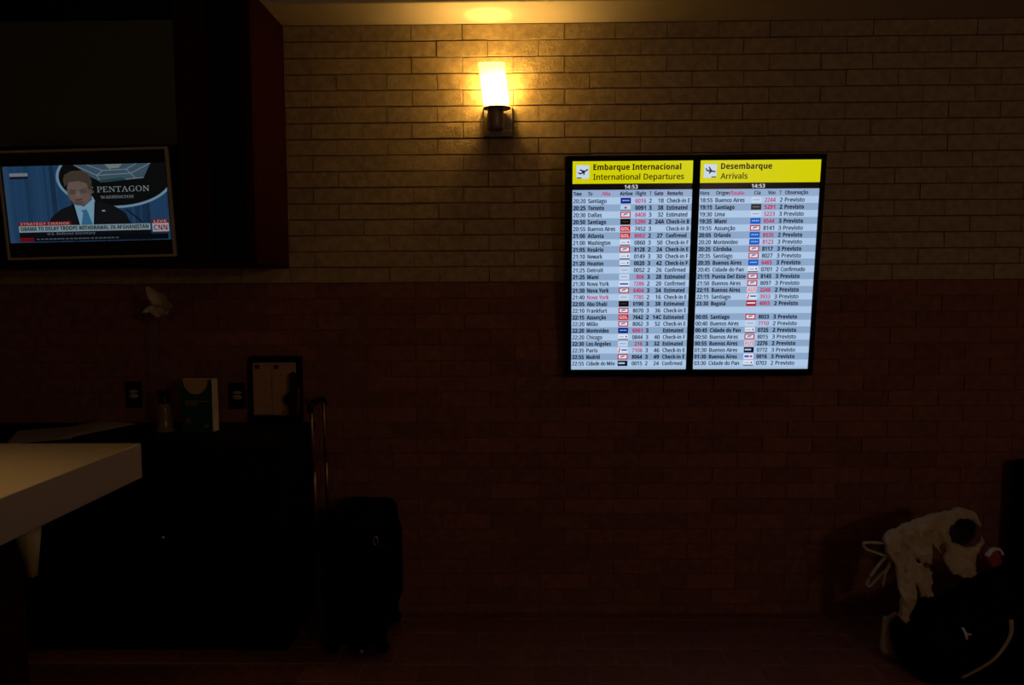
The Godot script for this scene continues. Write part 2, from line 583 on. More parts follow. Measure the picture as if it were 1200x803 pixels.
func draw_board(departures: bool) -> ImageTexture:
	var im := Image.create(int(BOARD_W * S), int(BOARD_H * S), false, Image.FORMAT_RGB8)
	im.fill(Color(0.012, 0.016, 0.03))
	var ink := Color(0.05, 0.08, 0.17)
	var ink_dark := Color(0.01, 0.03, 0.09)
	var rose := Color(0.80, 0.16, 0.38)
	# header
	im.fill_rect(Rect2i(0, 0, im.get_width(), int(25.6 * S)), Color(0.885, 0.87, 0.0))
	im.fill_rect(Rect2i(int(4.6 * S), int(4.4 * S), int(15.4 * S), int(15.6 * S)), Color(0.83, 0.90, 0.97))
	var brown := Color(0.13, 0.09, 0.01)
	letter(im, "Embarque Internacional" if departures else "Desembarque", 24.6 * S, 9.8 * S, 6.4 * S, brown, "sans bold", 1.0, 0.0, (103.5 if departures else 60.0) * S, true)
	letter(im, "International Departures" if departures else "Arrivals", 24.6 * S, 21.0 * S, 6.4 * S, brown, "sans", 1.0, 0.0, (107.0 if departures else 31.5) * S, true)
	# the aeroplane sign
	var plane := [Vector2(0, 0.6), Vector2(1.2, 0.3), Vector2(3.0, 1.6), Vector2(5.8, 0.9), Vector2(2.6, -2.2), Vector2(4.0, -2.5), Vector2(8.4, 0.1), Vector2(11.6, -0.9), Vector2(13.2, -0.7), Vector2(12.9, 0.1), Vector2(8.6, 1.7), Vector2(7.2, 4.6), Vector2(6.2, 4.8), Vector2(6.4, 2.4), Vector2(2.6, 3.2)]
	var pts := []
	for p: Vector2 in plane:
		var q := p
		if departures:
			q = q.rotated(-0.22) + Vector2(5.9, 12.4)
		else:
			q = Vector2(q.x, q.y).rotated(0.42) + Vector2(6.6, 8.0)
		pts.append(q * S)
	poly(im, pts, Color(0.08, 0.10, 0.16))
	im.fill_rect(Rect2i(int((5.2 if departures else 13.8) * S), int(18.4 * S), int(5.6 * S), int(1.3 * S)), Color(0.35, 0.33, 0.12))
	# the clock
	letter(im, "14:53", BOARD_W * 0.49 * S, 31.4 * S, 4.3 * S, Color(0.93, 0.95, 1.0), "sans bold", 1.0, 0.5, 16.0 * S)
	# the table
	var top := 32.6
	im.fill_rect(Rect2i(0, int(top * S), im.get_width(), int((BOARD_H - top) * S)), Color(0.69, 0.80, 0.93))
	im.fill_rect(Rect2i(0, int(top * S), im.get_width(), int(8.6 * S)), Color(0.62, 0.72, 0.86))
	var rows: Array
	var x_logo := 57.6 if departures else 62.4
	if departures:
		letter(im, "Time", 1.2 * S, 39.0 * S, 4.2 * S, ink, "sans bold", 1.0, 0.0, 9.6 * S, true)
		letter(im, "To", 18.6 * S, 39.0 * S, 4.2 * S, ink, "sans", 1.0, 0.0, 5.0 * S, true)
		letter(im, "/Via", 35.0 * S, 39.0 * S, 4.2 * S, rose, "sans", 1.0, 0.0, 9.4 * S, true)
		letter(im, "Airline", 56.6 * S, 39.0 * S, 4.2 * S, ink, "sans bold", 1.0, 0.0, 15.0 * S, true)
		letter(im, "Flight", 75.0 * S, 39.0 * S, 4.2 * S, ink, "sans", 1.0, 0.0, 12.4 * S, true)
		letter(im, "T", 91.4 * S, 39.0 * S, 4.2 * S, ink, "sans", 1.0)
		letter(im, "Gate", 97.4 * S, 39.0 * S, 4.2 * S, ink, "sans bold", 1.0, 0.0, 10.4 * S, true)
		letter(im, "Remarks", 113.0 * S, 39.0 * S, 4.2 * S, ink, "sans bold", 1.0, 0.0, 18.0 * S, true)
		rows = [
			["20:20", "Santiago", "blue", "6016!", "2", "18", "Check-in E"], ["20:25", "Toronto", "leaf", "0091", "3", "38", "Estimated"],
			["20:30", "Dallas", "red", "8408!", "3", "32", "Estimated"], ["20:50", "Santiago", "black", "5290!", "2", "24A", "Check-in B"],
			["20:55", "Buenos Aires", "orange", "7452", "3", "", "Check-in B"], ["21:00", "Atlanta", "orange", "8002!", "2", "27", "Confirmed"],
			["21:00", "Washington", "globe", "0860", "3", "50", "Check-in F"], ["21:05", "Rosário", "red", "8128", "2", "24", "Check-in E"],
			["21:10", "Newark", "globe", "0149", "3", "30", "Check-in F"], ["21:20", "Houston", "globe", "0020", "3", "42", "Check-in F"],
			["21:25", "Detroit", "pale", "0052", "2", "26", "Confirmed"], ["21:25", "Miami", "pale", "906!", "3", "28", "Estimated"],
			["21:30", "Nova York", "wave", "7286!", "2", "20", "Confirmed"], ["21:30", "Nova York", "red", "8404!", "3", "34", "Estimated"],
			["21:40", "Nova York!", "pale", "7785!", "2", "16", "Check-in E"], ["22:05", "Abu Dhabi", "black", "0190", "3", "38", "Estimated"],
			["22:10", "Frankfurt", "red", "8070", "3", "36", "Check-in E"], ["22:15", "Assunção", "orange", "7642", "2", "14C", "Estimated"],
			["22:20", "Milão", "red", "8062", "3", "52", "Check-in E"], ["22:20", "Montevideo", "blue", "6061!", "3", "", "Estimated"],
			["22:20", "Chicago", "globe", "0844", "3", "40", "Check-in F"], ["22:30", "Los Angeles", "pale", "216!", "3", "32", "Estimated"],
			["22:35", "Paris", "arc", "7106!", "3", "46", "Check-in E"], ["22:55", "Madrid", "red", "8064", "3", "49", "Check-in E"],
			["22:55", "Cidade do Méx", "navy", "0015", "2", "24", "Confirmed"]]
	else:
		letter(im, "Hora", 1.2 * S, 39.0 * S, 4.2 * S, ink, "sans", 1.0, 0.0, 10.4 * S, true)
		letter(im, "Origen", 20.2 * S, 39.0 * S, 4.2 * S, ink, "sans", 1.0, 0.0, 15.4 * S, true)
		letter(im, "/Escala-", 36.2 * S, 39.0 * S, 4.2 * S, rose, "sans", 1.0, 0.0, 18.0 * S, true)
		letter(im, "Cia", 65.2 * S, 39.0 * S, 4.2 * S, ink, "sans", 1.0, 0.0, 7.4 * S, true)
		letter(im, "Voo", 81.6 * S, 39.0 * S, 4.2 * S, ink, "sans", 1.0, 0.0, 8.4 * S, true)
		letter(im, "T", 95.0 * S, 39.0 * S, 4.2 * S, ink, "sans", 1.0)
		letter(im, "Observação", 101.8 * S, 39.0 * S, 4.2 * S, ink, "sans", 1.0, 0.0, 27.0 * S, true)
		rows = [
			["18:55", "Buenos Aires", "pale", "2244!", "2", "", "Previsto"], ["19:15", "Santiago", "charcoal", "5291!", "2", "", "Previsto"],
			["19:30", "Lima", "pale", "5223!", "3", "", "Previsto"], ["19:35", "Miami", "sky", "8544!", "3", "", "Previsto"],
			["19:55", "Assunção", "red", "8141", "3", "", "Previsto"], ["20:05", "Orlando", "sky", "8535!", "2", "", "Previsto"],
			["20:20", "Montevideo", "sky", "8123!", "3", "", "Previsto"], ["20:25", "Córdoba", "red", "8117", "3", "", "Previsto"],
			["20:35", "Santiago", "red", "8027", "3", "", "Previsto"], ["20:35", "Buenos Aires", "sky", "6465!", "3", "", "Previsto"],
			["20:45", "Cidade do Pan", "globe", "0701", "2", "", "Confirmado"], ["21:15", "Punta Del Este", "red", "8145", "3", "", "Previsto"],
			["21:50", "Buenos Aires", "red", "8097", "3", "", "Previsto"], ["22:15", "Buenos Aires", "pink", "2248!", "2", "", "Previsto"],
			["22:15", "Santiago", "arc", "3933!", "3", "", "Previsto"], ["23:30", "Bogotá", "crimson", "4003!", "2", "", "Previsto"],
			[], ["00:05", "Santiago", "red", "8033", "3", "", "Previsto"],
			["00:40", "Buenos Aires", "pale", "7710!", "2", "", "Previsto"], ["00:45", "Cidade do Pan", "globe", "0725", "2", "", "Previsto"],
			["00:50", "Buenos Aires", "red", "8015", "3", "", "Previsto"], ["00:55", "Buenos Aires", "pink", "2276", "2", "", "Previsto"],
			["01:30", "Buenos Aires", "navy", "0772", "3", "", "Previsto"], ["01:30", "Buenos Aires", "mixed", "0016", "3", "", "Previsto"],
			["03:30", "Cidade do Pan", "globe", "0703", "2", "", "Previsto"]]
	var pitch := (BOARD_H - 3.6 - top - 8.6) / 25.0
	for i in 25:
		var y := top + 8.6 + pitch * i
		var dark := i % 2 == 1
		im.fill_rect(Rect2i(0, int(y * S), im.get_width(), int(pitch * S) + 1), Color(0.59, 0.70, 0.84) if dark else Color(0.73, 0.84, 0.97))
		var r: Array = rows[i]
		if r.is_empty():
			continue
		var col := ink_dark if dark else ink
		var kind := "sans bold" if dark else "sans"
		var base := (y + pitch * 0.5 + 2.35) * S
		var tall := 4.7 * S
		var texts := [[r[0], 1.2 if departures else 1.6, 14.4], [r[1], 18.8 if departures else 19.6, 0.0], [r[3], 75.0 if departures else 78.2, 12.6], [r[4], 91.4 if departures else 96.2, 0.0], [r[5], 0.0, 0.0], [r[6], 112.6 if departures else 102.0, 0.0]]
		for k in 6:
			var s: String = texts[k][0]
			if s == "":
				continue
			var c := col
			if s.ends_with("!"):
				s = s.trim_suffix("!")
				c = rose
			var fit: float = texts[k][2]
			if s.length() == 3 and k == 2:
				letter(im, s, 78.0 * S, base, tall, c, kind, 1.0, 0.0, 9.4 * S, true)
			elif k == 4:
				letter(im, s, (108.4 + (1.6 if s.length() == 3 else 0.0)) * S, base, tall, c, kind, 0.98, 1.0, 0.0, true)
			else:
				var width := 0.0
				if k == 1 or k == 5:
					width = s.length() * 2.86 * S * (1.02 if departures else 1.08)
					if s.contains("l") or s.contains("t") or s.contains("i"):
						width *= 0.93
				letter(im, s, texts[k][1] * S, base, tall, c, kind, 1.0, 0.0, fit * S if fit > 0.0 else width, true)
		board_logo(im, x_logo, y + pitch * 0.5, r[2])
	im.resize(im.get_width() / 2, im.get_height() / 2, Image.INTERPOLATE_LANCZOS)
	return ImageTexture.create_from_image(im)

func screen_material(tex: Texture2D, energy: float) -> StandardMaterial3D:
	var m := mat(Color(0.004, 0.004, 0.005), 0.25)
	m.emission_enabled = true
	m.emission = Color.BLACK
	m.emission_texture = tex
	m.emission_energy_multiplier = energy
	return m

func flight_board(called: String, label: String, x0: float, x1: float, sx0: float, sx1: float, departures: bool) -> void:
	var tilt := deg_to_rad(6.0)
	var y0 := 1.067
	var long := 0.913
	var mid := (x0 + x1) / 2.0
	var t := thing(called, label, "screen", Vector3(mid, y0, 0.055))
	t.rotation.x = tilt
	var w := x1 - x0
	var sl := sx0 - mid
	var sr := sx1 - mid
	var sb := 0.0275
	var st_ := 0.8915
	part("casing", span(Vector3(-w / 2, 0, -0.045), Vector3(w / 2, long, -0.004), 0.004), M.black_plastic, t)
	var f := start()
	add_box(f, Vector3((-w / 2 + sl) / 2, long / 2, 0.002), Vector3(sl + w / 2, long, 0.014), 0.002)
	add_box(f, Vector3((w / 2 + sr) / 2, long / 2, 0.002), Vector3(w / 2 - sr, long, 0.014), 0.002)
	add_box(f, Vector3((sl + sr) / 2, sb / 2, 0.002), Vector3(sr - sl, sb, 0.014), 0.002)
	add_box(f, Vector3((sl + sr) / 2, (long + st_) / 2, 0.002), Vector3(sr - sl, long - st_, 0.014), 0.002)
	f.generate_normals()
	part("bezel", f.commit(), M.black_plastic, t)
	part("screen", plate(sr - sl, st_ - sb), screen_material(draw_board(departures), 0.84), t, Vector3((sl + sr) / 2, sb, 0.001), Vector3.ZERO, "lit timetable with a yellow header")
	# wall bracket behind the tilted casing
	part("bracket", span(Vector3(-0.09, 0.30, -0.078), Vector3(0.09, 0.46, -0.044), 0.003), M.black_plastic, t)
	var l := AreaLight3D.new()
	l.name = "screen_light"
	l.area_size = Vector2(sr - sl, st_ - sb)
	l.light_color = Color(0.80, 0.88, 1.0)
	l.light_energy = BOARD_LIGHT
	l.shadow_enabled = true
	t.add_child(l)
	l.position = Vector3((sl + sr) / 2, (sb + st_) / 2, 0.012)
	l.rotation.y = PI

const BOARD_LIGHT := 0.004

func _ready() -> void:
	rng.seed = 4711
	# ---- camera
	var cam := Camera3D.new()
	cam.name = "camera"
	cam.fov = rad_to_deg(2.0 * atan(401.5 / 830.0))
	cam.position = Vector3(0, 1.417, 3.07)
	cam.rotation_degrees = Vector3(-3.9, 0.9, -0.3)
	cam.near = 0.05
	add_child(cam)
	cam.current = true
	# ---- surroundings: no sky reaches this room
	var env := Environment.new()
	env.background_mode = Environment.BG_COLOR
	env.background_color = Color.BLACK
	env.tonemap_mode = Environment.TONE_MAPPER_LINEAR
	env.tonemap_exposure = 1.0
	env.sdfgi_enabled = true
	env.ssao_enabled = true
	env.ssil_enabled = true
	var we := WorldEnvironment.new()
	we.name = "surroundings"
	we.environment = env
	add_child(we)

	make_materials()
	build_shell()
	build_lamps()
	flight_board("departures_board", "tilted flight screen headed Embarque Internacional, nearer the wall lamp", 0.176, 0.7005, 0.204, 0.6915, true)
	flight_board("arrivals_board", "tilted flight screen headed Desembarque Arrivals, farther from the wall lamp", 0.7005, 1.226, 0.7205, 1.2065, false)
	build_wall_unit()
	build_television()
	build_counter()
	build_table()
	build_suitcase()
	build_luggage()

# ---------------------------------------------------------------- the room
func build_shell() -> void:
	var x0 := -3.0
	var x1 := 3.5
	var z1 := 5.6
	# brick wall: mortar bed, then every brick
	var wall := structure("wall_back")
	part("mortar", span(Vector3(x0, COLOUR_LINE, -0.14), Vector3(x1, 2.72, -0.010), 0.001), M.mortar, wall)
	part("red_mortar", span(Vector3(x0, -0.1, -0.14), Vector3(x1, COLOUR_LINE, -0.0055), 0.001), M.mortar_red, wall)
	var shapes := []
	var low := []
	for k in 6:
		shapes.append(box(Vector3(BRICK - 0.0024, COURSE - 0.0050, 0.03), 0.0009, 0.0010, Vector3(0, 0, -0.015)))
		low.append(box(Vector3(BRICK - 0.0024, COURSE - 0.0038, 0.03), 0.001, 0.0009, Vector3(0, 0, -0.015)))
	var cam_at := Vector3(0, 1.417, 3.07)
	var bricks := []
	for row in 38:
		var y := CEIL - COURSE * (row + 0.5)
		if y < -0.03:
			continue
		var shift := -0.684 + (0.5 * BRICK if row % 2 == 1 else 0.0) - 12.0 * BRICK
		for k in 32:
			var x := shift + BRICK * (k + 0.5)
			if x < x0 + 0.05 or x > x1 - 0.05:
				continue
			var c := Vector3(x, y, 0)
			var seen := x > -2.36 and x < 2.25
			if x < -1.1 and y > 1.54:
				seen = false       # behind the wall unit
			if x < -1.05 and y < 0.84:
				seen = false       # behind the counter
			if x > 0.36 and x < 1.08 and y > 1.14 and y < 1.9:
				seen = false       # behind the flight boards
			bricks.append({"at": c, "seen": seen, "far": c.distance_to(cam_at), "cream": y > COLOUR_LINE})
	bricks.sort_custom(func(a, b): return a.far < b.far)
	var count := {true: 0, false: 0}
	var rest := {true: start(), false: start()}
	for b in bricks:
		var tone := rng.randi() % 5
		var at: Vector3 = b.at + Vector3(rng.randf_range(-0.0008, 0.0008), rng.randf_range(-0.0006, 0.0006), rng.randf_range(-0.0022, 0.0006))
		var turn := Vector3(rng.randf_range(-0.006, 0.006), rng.randf_range(-0.003, 0.003), rng.randf_range(-0.003, 0.003))
		var shape: ArrayMesh = (shapes if b.cream else low)[rng.randi() % 6]
		if not b.cream and rng.randf() < 0.07:
			tone = 5
		if b.seen and count[b.cream] < 300:
			count[b.cream] += 1
			part("brick" if b.cream else "red_brick", shape, (M.cream if b.cream else M.red)[tone], wall, at, turn)
		else:
			rest[b.cream].append_from(shape, 0, Transform3D(Basis.from_euler(turn), at))
	for cream in [true, false]:
		var o := part("brickwork" if cream else "red_brickwork", rest[cream].commit(), M.cream[0] if cream else M.red[0], wall)
		o.set_meta("kind", "stuff")
	# floor of brick pavers
	var floor_ := structure("floor")
	part("bed", span(Vector3(x0, -0.12, -0.006), Vector3(x1, -0.0035, 1.072), 0.001), M.grout, floor_)
	part("slab", span(Vector3(x0, -0.12, 1.072), Vector3(x1, 0.0, z1), 0.001), M.paver[0], floor_)
	var pavers := []
	for k in 4:
		pavers.append(box(Vector3(BRICK - 0.005, 0.03, 0.1212), 0.0025, 0.0009, Vector3(0, -0.015, 0)))
	var others := start()
	for row in 9:
		var z := 0.066 + 0.126 * (row - 0.5)
		var shift := 0.461 - 16.0 * BRICK + (0.5 * BRICK if row % 2 == 1 else 0.0)
		for k in 32:
			var x := shift + BRICK * (k + 0.5)
			if x < x0 + 0.1 or x > x1 - 0.1:
				continue
			var at := Vector3(x, rng.randf_range(-0.0012, 0.0003), z)
			var turn := Vector3(rng.randf_range(-0.006, 0.006), rng.randf_range(-0.004, 0.004), rng.randf_range(-0.004, 0.004))
			var shape: ArrayMesh = pavers[rng.randi() % 4]
			if x > -1.3 and x < 2.2 and row < 6:
				part("paver", shape, M.paver[rng.randi() % 4], floor_, at, turn)
			else:
				others.append_from(shape, 0, Transform3D(Basis.from_euler(turn), at))
	var p := part("paving", others.commit(), M.paver[0], floor_)
	p.set_meta("kind", "stuff")
	# ceiling and the soffit along the brick wall
	var ceil_ := structure("ceiling")
	part("ceiling_board", span(Vector3(x0, 2.66, 0.0), Vector3(x1, 2.78, z1), 0.001), M.plaster, ceil_)
	part("soffit", span(Vector3(x0, CEIL, -0.004), Vector3(x1, 2.67, 0.222), 0.003), M.plaster, ceil_)
	for w in [["wall_left", Vector3(x0 - 0.12, -0.1, -0.1), Vector3(x0, 2.78, z1)], ["wall_right", Vector3(x1, -0.1, -0.1), Vector3(x1 + 0.12, 2.78, z1)], ["wall_front", Vector3(x0, -0.1, z1), Vector3(x1, 2.78, z1 + 0.12)]]:
		var s := structure(w[0])
		part("wall_face", span(w[1], w[2], 0.001), M.paint, s)

# ---------------------------------------------------------------- lamps
func build_lamps() -> void:
	# the lit sconce between the wall unit and the flight boards
	var t := thing("wall_sconce", "lit wall lamp with a white glass shade and nickel cup on cream brick", "lamp", Vector3(-0.102, 2.146, 0.0))
	part("backplate", span(Vector3(-0.062, -0.062, 0.0005), Vector3(0.062, 0.062, 0.02), 0.003), M.nickel, t)
	part("ledge", span(Vector3(-0.062, -0.066, 0.018), Vector3(0.062, -0.040, 0.032), 0.002), M.nickel, t)
	var cup := [[0.0, -0.045], [0.031, -0.045], [0.035, -0.041], [0.035, 0.043], [0.0335, 0.045], [0.032, 0.043], [0.032, -0.036], [0.0, -0.036]]
	part("cup", lathe(cup, 40), M.nickel, t, Vector3(-0.009, 0.0, 0.066))
	part("arm", tube([Vector3(-0.009, -0.015, 0.018), Vector3(-0.009, -0.015, 0.034)], 0.016, 16), M.nickel, t)
	# a flat oval ring under the glass, placed to keep light off the backplate
	var ring := start()
	for i in 48:
		var a0 := TAU * i / 48
		var a1 := TAU * (i + 1) / 48
		var q := []
		for e in [[a0, 0.0345, 0.0345], [a1, 0.0345, 0.0345], [a1, 0.0575, 0.046], [a0, 0.0575, 0.046]]:
			q.append(Vector3(cos(e[0]) * e[1] - (0.006 if e[1] < 0.05 else 0.0), 0.0, sin(e[0]) * e[2]))
		for y in [0.0405, 0.0445]:
			quad(ring, q[0] + Vector3(0, y, 0), q[1] + Vector3(0, y, 0), q[2] + Vector3(0, y, 0), q[3] + Vector3(0, y, 0), Vector3(0, 0.0425, 0))
		quad(ring, q[2] + Vector3(0, 0.0405, 0), q[3] + Vector3(0, 0.0405, 0), q[3] + Vector3(0, 0.0445, 0), q[2] + Vector3(0, 0.0445, 0), Vector3(0, 0.0425, 0))
	ring.set_smooth_group(-1)
	ring.generate_normals()
	part("light_block_ring", ring.commit(), M.nickel, t, Vector3(-0.003, 0.0, 0.066))
	# glass shade: an open oval tube that leans a little to one side and forward, cut aslant at the top
	var st := start()
	st.set_smooth_group(1)
	var sides := 48
	var rings := 10
	var rim := func(a: float, k: float, inner: float) -> Vector3:
		var rx := lerpf(0.0535, 0.0555, k) - inner
		var rz := lerpf(0.042, 0.044, k) - inner
		var y := lerpf(0.046, 0.226 - 0.014 * sin(a), k)
		return Vector3(cos(a) * rx - 0.022 * k, y, sin(a) * rz + 0.012 * k)
	for inner in [0.0, 0.004]:
		for j in rings:
			for i in sides:
				var a := TAU * i / sides
				var b := TAU * (i + 1) / sides
				var k0 := float(j) / rings
				var k1 := float(j + 1) / rings
				var q: Array = [rim.call(a, k0, inner), rim.call(b, k0, inner), rim.call(b, k1, inner), rim.call(a, k1, inner)]
				var o := [0, 1, 2, 0, 2, 3] if inner == 0.0 else [0, 2, 1, 0, 3, 2]
				for n in o:
					st.add_vertex(q[n])
	for k in [0.0, 1.0]:
		for i in sides:
			var a := TAU * i / sides
			var b := TAU * (i + 1) / sides
			quad(st, rim.call(a, k, 0.0), rim.call(b, k, 0.0), rim.call(b, k, 0.004), rim.call(a, k, 0.004), Vector3(0, 0.13, 0))
	st.generate_normals()
	var glass := mat(Color(0.95, 0.90, 0.80, 0.45), 0.5)
	glass.albedo_color.a = 0.30
	glass.transparency = BaseMaterial3D.TRANSPARENCY_ALPHA
	glass.backlight_enabled = true
	glass.backlight = Color(1.0, 0.98, 0.92)
	part("glass_shade", st.commit(), glass, t, Vector3(-0.003, 0.0, 0.066), Vector3.ZERO, "frosted white glass shade glowing warm")
	part("bulb", lathe([[0.0, -0.004], [0.008, 0.0], [0.0095, 0.01], [0.0095, 0.125], [0.006, 0.134], [0.0, 0.136]], 16), glow(Color(1.0, 0.60, 0.20), 1.6), t, Vector3(-0.011, 0.0, 0.068), Vector3.ZERO, "tall glowing bulb inside the shade")
	for k in 2:
		var l := OmniLight3D.new()
		l.name = "sconce_light"
		l.light_color = Color(1.0, 0.55, 0.12).linear_to_srgb()
		l.light_energy = SCONCE[k]
		l.light_size = 0.012
		l.omni_range = 12.0
		l.omni_attenuation = 2.0
		l.shadow_enabled = true
		t.add_child(l, true)
		l.position = Vector3(-0.011, [0.012, 0.14][k], 0.068)
	# an unseen globe lamp behind the viewer, placed to light the wall from the side
	var g := thing("unseen_globe_pendant", "unseen dim globe lamp out of view behind the viewer, placed to light the brick wall", "lamp", Vector3(2.0, 1.95, 4.6))
	part("globe", lathe([[0.0, -0.14], [0.05, -0.131], [0.1, -0.098], [0.131, -0.05], [0.14, 0.0], [0.131, 0.05], [0.1, 0.098], [0.05, 0.131], [0.0, 0.14]], 32), glow(Color(1.0, 0.60, 0.34), 1.0), g)
	part("cord", tube([Vector3(0, 0.138, 0), Vector3(0, 0.70, 0)], 0.004, 8), M.black_plastic, g)
	part("canopy", lathe([[0.0, 0.0], [0.05, 0.0], [0.045, 0.02], [0.0, 0.021]], 24), M.nickel, g, Vector3(0, 0.689, 0))
	var gl := OmniLight3D.new()
	gl.name = "unseen_globe_light"
	gl.light_color = Color(1.0, 0.64, 0.50).linear_to_srgb()
	gl.light_energy = UNSEEN_GLOBE
	gl.light_size = 0.13
	gl.omni_range = 20.0
	gl.omni_attenuation = 2.0
	gl.shadow_enabled = true
	g.add_child(gl)
	# an unseen ceiling spotlight, out of view, placed to brighten the white tabletop
	var d := thing("unseen_ceiling_spotlight", "unseen small ceiling spotlight out of view, placed to light the white table", "lamp", Vector3(-1.5, 2.66, 2.15))
	part("trim_ring", lathe([[0.036, -0.001], [0.05, -0.004], [0.052, 0.0], [0.036, 0.0]], 32), M.nickel, d)
	part("lens", lathe([[0.0, -0.001], [0.035, -0.001], [0.035, 0.0], [0.0, 0.0]], 32), glow(Color(1.0, 0.6, 0.26), 2.0), d)
	var s := SpotLight3D.new()
	s.name = "unseen_spot_light"
	s.light_color = Color(1.0, 0.60, 0.22).linear_to_srgb()
	s.light_energy = UNSEEN_SPOT
	s.light_size = 0.03
	s.spot_range = 12.0
	s.spot_attenuation = 2.0
	s.spot_angle = 37.0
	s.spot_angle_attenuation = 0.8
	s.shadow_enabled = true
	d.add_child(s)
	s.position = Vector3(0, -0.02, 0)
	s.rotation_degrees = Vector3(-90, 0, 0)

const SCONCE := [0.54, 0.075]
const UNSEEN_GLOBE := 0.37
const UNSEEN_SPOT := 1.2

# ---------------------------------------------------------------- wall unit and television
func build_wall_unit() -> void:
	var right := -1.01
	var left := -2.98
	var bottom := 1.536
	var front := 0.38
	var t := thing("wall_cabinet", "dark maroon wall unit reaching the ceiling around the television", "cabinet", Vector3(-2.0, bottom, 0.002))
	var off := Vector3(2.0, -bottom, -0.002)
	var piece := func(called: String, lo: Vector3, hi: Vector3, m: Material, bevel := 0.003, label := "") -> void:
		part(called, span(lo + off, hi + off, bevel), m, t, Vector3.ZERO, Vector3.ZERO, label)
	piece.call("body", Vector3(left, bottom, 0.003), Vector3(right, CEIL - 0.003, front - 0.02), M.maroon)
	# front frame: stiles and rails
	piece.call("stile", Vector3(right - 0.04, bottom, front - 0.02), Vector3(right, CEIL - 0.003, front), M.maroon)
	piece.call("stile", Vector3(-1.296, bottom, front - 0.02), Vector3(-1.178, CEIL - 0.003, front), M.maroon)
	piece.call("rail", Vector3(-1.178, bottom, front - 0.02), Vector3(right - 0.04, bottom + 0.025, front), M.maroon)
	piece.call("rail", Vector3(left, bottom, front - 0.02), Vector3(-1.296, bottom + 0.025, front), M.maroon)
	piece.call("rail", Vector3(left, 2.452, front - 0.02), Vector3(-1.296, CEIL - 0.003, front), M.black_wood)
	piece.call("door", Vector3(-1.176, bottom + 0.027, front - 0.019), Vector3(right - 0.042, CEIL - 0.01, front - 0.01), M.black_wood, 0.002, "narrow black recessed door")
	piece.call("panel", Vector3(left + 0.02, 1.984, front - 0.019), Vector3(-1.302, 2.446, front - 0.004), M.black_board, 0.003, "flat greenish black board above the television")
	piece.call("panel", Vector3(left + 0.02, bottom + 0.03, front - 0.019), Vector3(-1.302, 1.978, front - 0.012), M.black_wood, 0.003)

